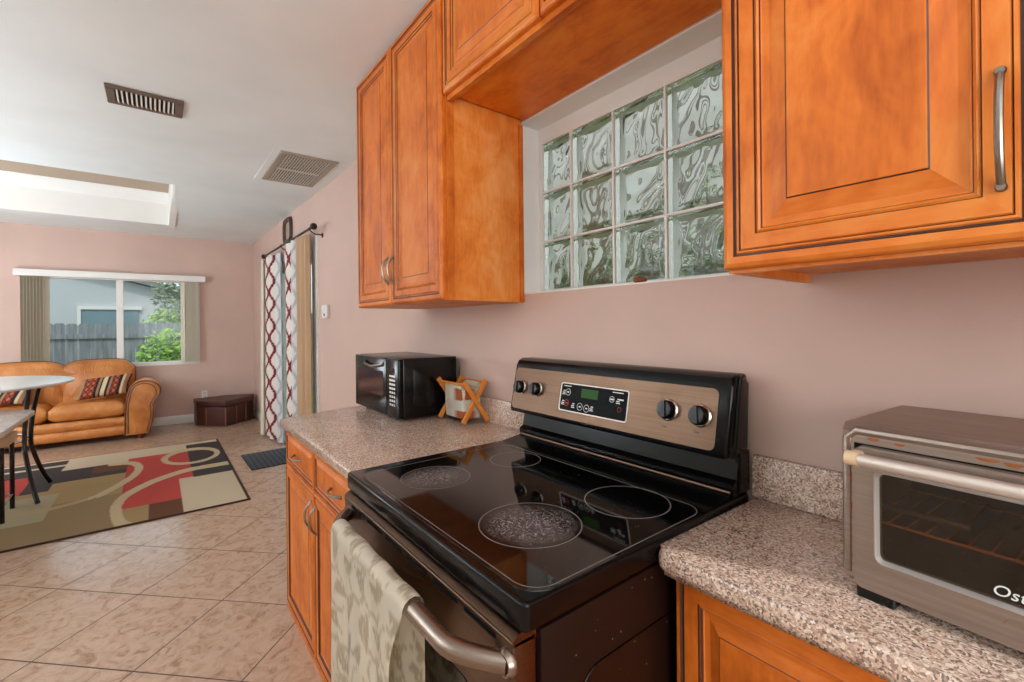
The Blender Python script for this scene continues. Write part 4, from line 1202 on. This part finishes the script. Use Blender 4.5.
for (a, b) in zip(back_edges, back_edges[1:]):
    for q in range(13):
        u = 1 - q / 12; pp.append((b + (a - b) * u, 7.725, .897 + .060 * (1 - ((u - .5) * 2) ** 4) - (.05 * max(0, (u - .82) / .18) ** 2 if a == back_edges[0] else 0)))
mb = MB(); mb.tube([(-1.392, 7.70, .45), (-1.392, 7.70, .7)] + pp, .007, 6); mb.build('back_piping', 'piping', sf)
# rolled arm outline in (x,z)
def arm_outline(m=1, o=0):
    c = (-1.285, .575); R = .150
    out = [(-1.475, .055), (-1.472, .30), (-1.462, .44)]
    for i in range(15):
        a = radians(170 - i * 200 / 14); out.append((c[0] + R * cos(a), c[1] + .85 * R * sin(a)))
    out += [(-1.190, .462), (-1.215, .40), (-1.205, .30), (-1.215, .20), (-1.255, .055)]
    return out
def arm(mirror):
    mx = lambda x: x if not mirror else (SX1 + SXL) - x
    mb = MB(); pts = [(mx(x), z) for x, z in arm_outline()]
    mb.prism(pts, 'y', FY - .005, 7.72, 0, .014, 3); a = mb.build('arm', 'leather', sf, ang=50)
    mb = MB(); ol = arm_outline(); cx, cz = -1.34, .38
    ins = [(cx + (x - cx) * .80, cz + (z - cz) * .90) for x, z in ol]
    mb.tube([(mx(x), FY - .008, z) for x, z in ol], .008, 6); 
    mb.tube([(mx(x), FY - .007, z) for x, z in ins], .006, 6); mb.build('arm_piping', 'piping', a)
    mb = MB(); mb.lathe([(.030, 0), (.042, .02), (.048, .055)], (mx(-1.33), FY + .05, 0), n=14); mb.build('foot', 'redwood', sf)
arm(False); arm(True)
# kilim pillows
def pillow(label, c, wd, ht, rot, tilt):
    mb = MB(); info = []
    def shell(s):
        def fn(u, v):
            info.append((u, v)); a, b = 2 * u - 1, 2 * v - 1
            k = max(0, (1 - a ** 4) * (1 - b ** 4)) ** .55
            pin = 1 - .07 * (1 - abs(a)) * abs(b) ** 2 - .07 * (1 - abs(b)) * abs(a) ** 2
            return (a * wd / 2 * pin + .28 * b * ht / 2, s * .055 * k, b * ht / 2 * pin)
        return fn
    mb.grid(shell(-1), 60, 60); mb.grid(shell(1), 60, 60)
    o = mb.build('throw_pillow', 'attr', ang=80)
    K = dict(b=lin((38, 28, 28)), r=lin((148, 56, 42)), c=lin((206, 184, 148)), t=lin((150, 112, 84)), o=lin((180, 96, 58)))
    def cf(i, co):
        u, v = info[i]; s = u * 9
        st = int(s); f = s - st
        zig = abs((v * 4 + (s if False else 0)) % 1 - .5) + abs(f - .5)
        if st in (4,): c = K['c'] if .2 < f < .8 else K['b']
        elif st in (0, 8): c = K['t'] if f < .8 else K['b']
        elif st in (3, 5): c = K['b'] if f < .35 or f > .75 else K['t']
        elif st in (7,): c = K['c'] if f > .5 else K['b']
        else:
            c = K['r'] if zig > .55 else (K['b'] if zig > .36 else K['o'])
        return list(c[:3]) + [1]
    pattern(o, cf)
    o.location = c; o.rotation_euler = (tilt, rot, 0)
    tag(o, label, 'pillow', 'kilim pillows on the sofa'); return o
pillow('red and black kilim pillow leaning against the right sofa arm', (-1.665, 7.40, .640), .47, .27, radians(-6), radians(-36))
pillow('red and cream kilim pillow behind the white round table', (-2.52, 7.40, .640), .46, .27, radians(4), radians(-36))

# ------------------------------------------------------------------ tables at the left edge
t = thing('pedestal_table', 'white round counter-height table with curved black legs', 'table', (-2.36, 5.36, 0))
mb = MB(); mb.lathe([(.0, .888), (.66, .888), (.70, .895), (.712, .906), (.708, .916), (.69, .920), (0, .920)], (-2.43, 5.36, 0), n=72); mb.build('tabletop', 'tabletop', t, ang=50)
ring_c = Vector((-2.31, 5.36, .455))
def bowleg(foot, waist, topp, mt):
    p = smooth_path([tuple(foot), (foot[0] * .55 + waist[0] * .45, foot[1] * .55 + waist[1] * .45, .16), (foot[0] * .15 + waist[0] * .85, foot[1] * .15 + waist[1] * .85, .33), tuple(waist), (waist[0] * .7 + topp[0] * .3, waist[1] * .7 + topp[1] * .3, .66), tuple(topp)], 6)
    mb = MB(); mb.tube(p, .0155, 12); return mb.build('leg', mt, t)
bowleg((-1.885, 4.93, .024), (-1.985, 5.14, .455), (-1.955, 5.12, .888), 'blackmetal')
bowleg((-1.90, 5.56, .024), (-1.985, 5.36, .455), (-1.925, 5.30, .888), 'blackmetal')
bowleg((-2.80, 5.0, .024), (-2.62, 5.14, .455), (-2.74, 5.05, .888), 'blackmetal')
bowleg((-2.80, 5.80, .024), (-2.62, 5.60, .455), (-2.74, 5.72, .888), 'blackmetal')
mb = MB(); mb.tube([(ring_c.x + .315 * cos(a), ring_c.y + .315 * sin(a), .455) for a in [2 * pi * i / 48 for i in range(48)]], .011, 8, closed=True); mb.build('ring', 'chrome', t)
t = thing('dining_table', 'grey marble topped table with a beige edge in front of the round table', 'table', (-2.3, 4.3, 0))
top = [(-1.872, 3.55), (-1.872, 4.76), (-1.89, 4.82), (-1.94, 4.88), (-2.10, 5.0), (-2.28, 4.9), (-2.9, 4.2), (-2.9, 3.55)]
mb = MB(); mb.prism(top, 'z', .715, .750, 0, .006, 3)
for f in mb.bm.faces:
    if abs(f.normal.z) < .5 and f.calc_center_median().z < .752: f.material_index = 1
mb.build('tabletop', ['marble', 'creamcloth'], t)
for x, y in ((-2.85, 3.7), (-2.52, 4.45), (-2.25, 3.66)):
    mb = MB(); mb.tube([(x, y, .0105 if y > 4.1 else .0005), (x, y, .716)], .02, 10); mb.build('leg', 'blackmetal', t)
st_ = thing('stool', 'black metal stool with a beige padded seat under the marble table', 'stool', (-2.22, 4.82, 0))
mb = MB(); mb.prism(rrect(-2.40, -1.985, 4.57, 4.98, .06, 6), 'z', .530, .592, 0, .020, 4); mb.build('seat', 'beigeseat', st_)
for x, y in ((-2.012, 4.62), (-2.022, 4.965), (-2.37, 4.62), (-2.37, 4.965)):
    mb = MB(); mb.tube([(x, y, .0105), (x, y, .535)], .014, 10); mb.build('leg', 'blackmetal', st_)
mb = MB()
for a, b in (((-2.012, 4.62), (-2.022, 4.965)), ((-2.022, 4.965), (-2.37, 4.965)), ((-2.37, 4.965), (-2.37, 4.62)), ((-2.37, 4.62), (-2.012, 4.62))): mb.tube([(*a, .12), (*b, .12)], .008, 8)
mb.build('footrest', 'chrome', st_)

# ------------------------------------------------------------------ outdoors
mb = MB(); mb.box((-14, 8.31, -.12), (14, 30, -.06)); mb.box((.16, -8, -.12), (14, 8.31, -.06)); struct(mb.build('ground', 'grass'))
fn_ = thing('wooden_fence', 'weathered blue grey plank fence beyond the back window', 'fence', (-2, 11, -.06))
for i in range(46):
    x = -5.2 + i * .155; mb = MB(); h = 1.43 + .02 * random.random()
    mb.prism([(x, -.06), (x + .148, -.06), (x + .148, h - .03), (x + .12, h), (x + .03, h), (x, h - .03)], 'y', 11.0, 11.022); mb.build('plank', 'fence', fn_, smooth=False)
mb = MB(); mb.box((-5.2, 10.96, 1.17), (1.95, 11.0, 1.25)); mb.box((-5.2, 10.96, .3), (1.95, 11.0, .38)); mb.build('rail', 'fence', fn_, smooth=False)
hs = thing('neighbour_house', 'pale stucco house with a low gable behind the fence', 'house', (-2, 16, -.06))
mb = MB(); mb.prism([(-9, -.06), (4, -.06), (4, 1.3), (-.3, 2.05), (-2.3, 2.62), (-5, 3.2), (-9, 2.6)], 'y', 14.0, 20.0); mb.build('wall', 'stucco', hs, smooth=False)
mb = MB(); mb.prism([(4.1, 1.30), (-.3, 2.07), (-2.3, 2.64), (-5, 3.22), (-9, 2.62), (-9, 2.74), (-5, 3.34), (-2.3, 2.76), (-.3, 2.19), (4.1, 1.42)], 'y', 13.8, 20.2); mb.build('roof', 'roof', hs, smooth=False)
mb = MB(); mb.box((-2.50, 13.96, .9), (-1.5, 14.0, 1.78)); wo = mb.build('window', 'shutter', hs, smooth=False)
mb = MB(); mb.box((-2.56, 13.93, 1.78), (-1.44, 13.99, 1.86)); mb.box((-2.56, 13.93, .9), (-2.50, 13.99, 1.78)); mb.build('window_trim', 'trimw', wo, smooth=False)
def foliage(c, rad, n, size, mt, name, parent):
    mb = MB()
    for i in range(n):
        d = Vector((random.gauss(0, 1), random.gauss(0, 1), random.gauss(0, 1))); d.normalize()
        k = random.random() ** .45; p = Vector(c) + Vector((d.x * rad[0], d.y * rad[1], d.z * rad[2])) * k
        a = Vector((random.gauss(0, 1), random.gauss(0, 1), random.gauss(0, .7))).normalized(); b = a.orthogonal().normalized(); s = size * random.uniform(.6, 1.3)
        mb.face([mb.bm.verts.new(q) for q in (p - a * s, p + b * s * .45, p + a * s, p - b * s * .45)])
    return mb.build(name, mt, parent, smooth=False, recalc=False)
t = thing('shrub', 'bright green bush in front of the fence', 'bush', (-1.0, 10.2, -.06))
foliage((-.98, 10.2, .80), (.48, .45, .55), 1500, .045, 'leaf', 'foliage', t)
mb = MB(); mb.tube([(-1.0, 10.2, -.06), (-.98, 10.2, .9)], .03, 8); mb.tube([(-1.0, 10.2, .1), (-1.2, 10.15, .8)], .02, 8); mb.build('stem', 'bark', t)
t = thing('garden_tree', 'tall leafy tree rising behind the fence', 'tree', (-.7, 12.2, -.06))
foliage((-.72, 12.2, 2.05), (.55, .5, .95), 1500, .05, 'leaf2', 'foliage', t)
foliage((-.9, 12.0, 1.45), (.5, .3, .35), 700, .045, 'leaf', 'foliage', t)
mb = MB(); mb.tube([(-.7, 12.2, -.06), (-.68, 12.2, 1.2), (-.75, 12.2, 2.6)], [.07, .05, .02], 8); mb.build('trunk', 'bark', t)
# side yard seen through the glass blocks and the sliding door
t = thing('side_house', 'grey stucco house wall across the side yard behind the glass blocks', 'house', (4, 4, -.06))
mb = MB(); mb.box((3.6, -6, -.06), (3.8, 10.5, 6.0)); mb.build('panel', 'stuccowarm', t, smooth=False)
mb = MB(); mb.box((3.35, -6, 6.0), (4.2, 10.5, 6.15)); mb.build('eave', 'roof', t, smooth=False)
for i, (c, s) in enumerate((((2.2, 2.6, 1.6), 1.0), ((2.5, 3.6, 1.5), .9), ((2.0, 1.5, 1.7), .9))):
    t = thing('shrub', ('leafy green shrub outside the glass block window, middle one', 'leafy green shrub outside the glass block window, farthest one', 'leafy green shrub outside the glass block window, nearest one')[i], 'bush', (c[0], c[1], -.06))
    foliage(c, (.5 * s, .55 * s, .75 * s), 700, .06, 'leaf3', 'foliage', t)
    mb = MB()
    for a in range(4): mb.tube([(c[0], c[1], -.06), (c[0] + .3 * cos(a * 1.6), c[1] + .3 * sin(a * 1.6), c[2]), (c[0] + .6 * cos(a * 1.6), c[1] + .7 * sin(a * 1.6), c[2] + 2.4)], [.06, .05, .02], 7)
    mb.build('stem', 'greybark', t)
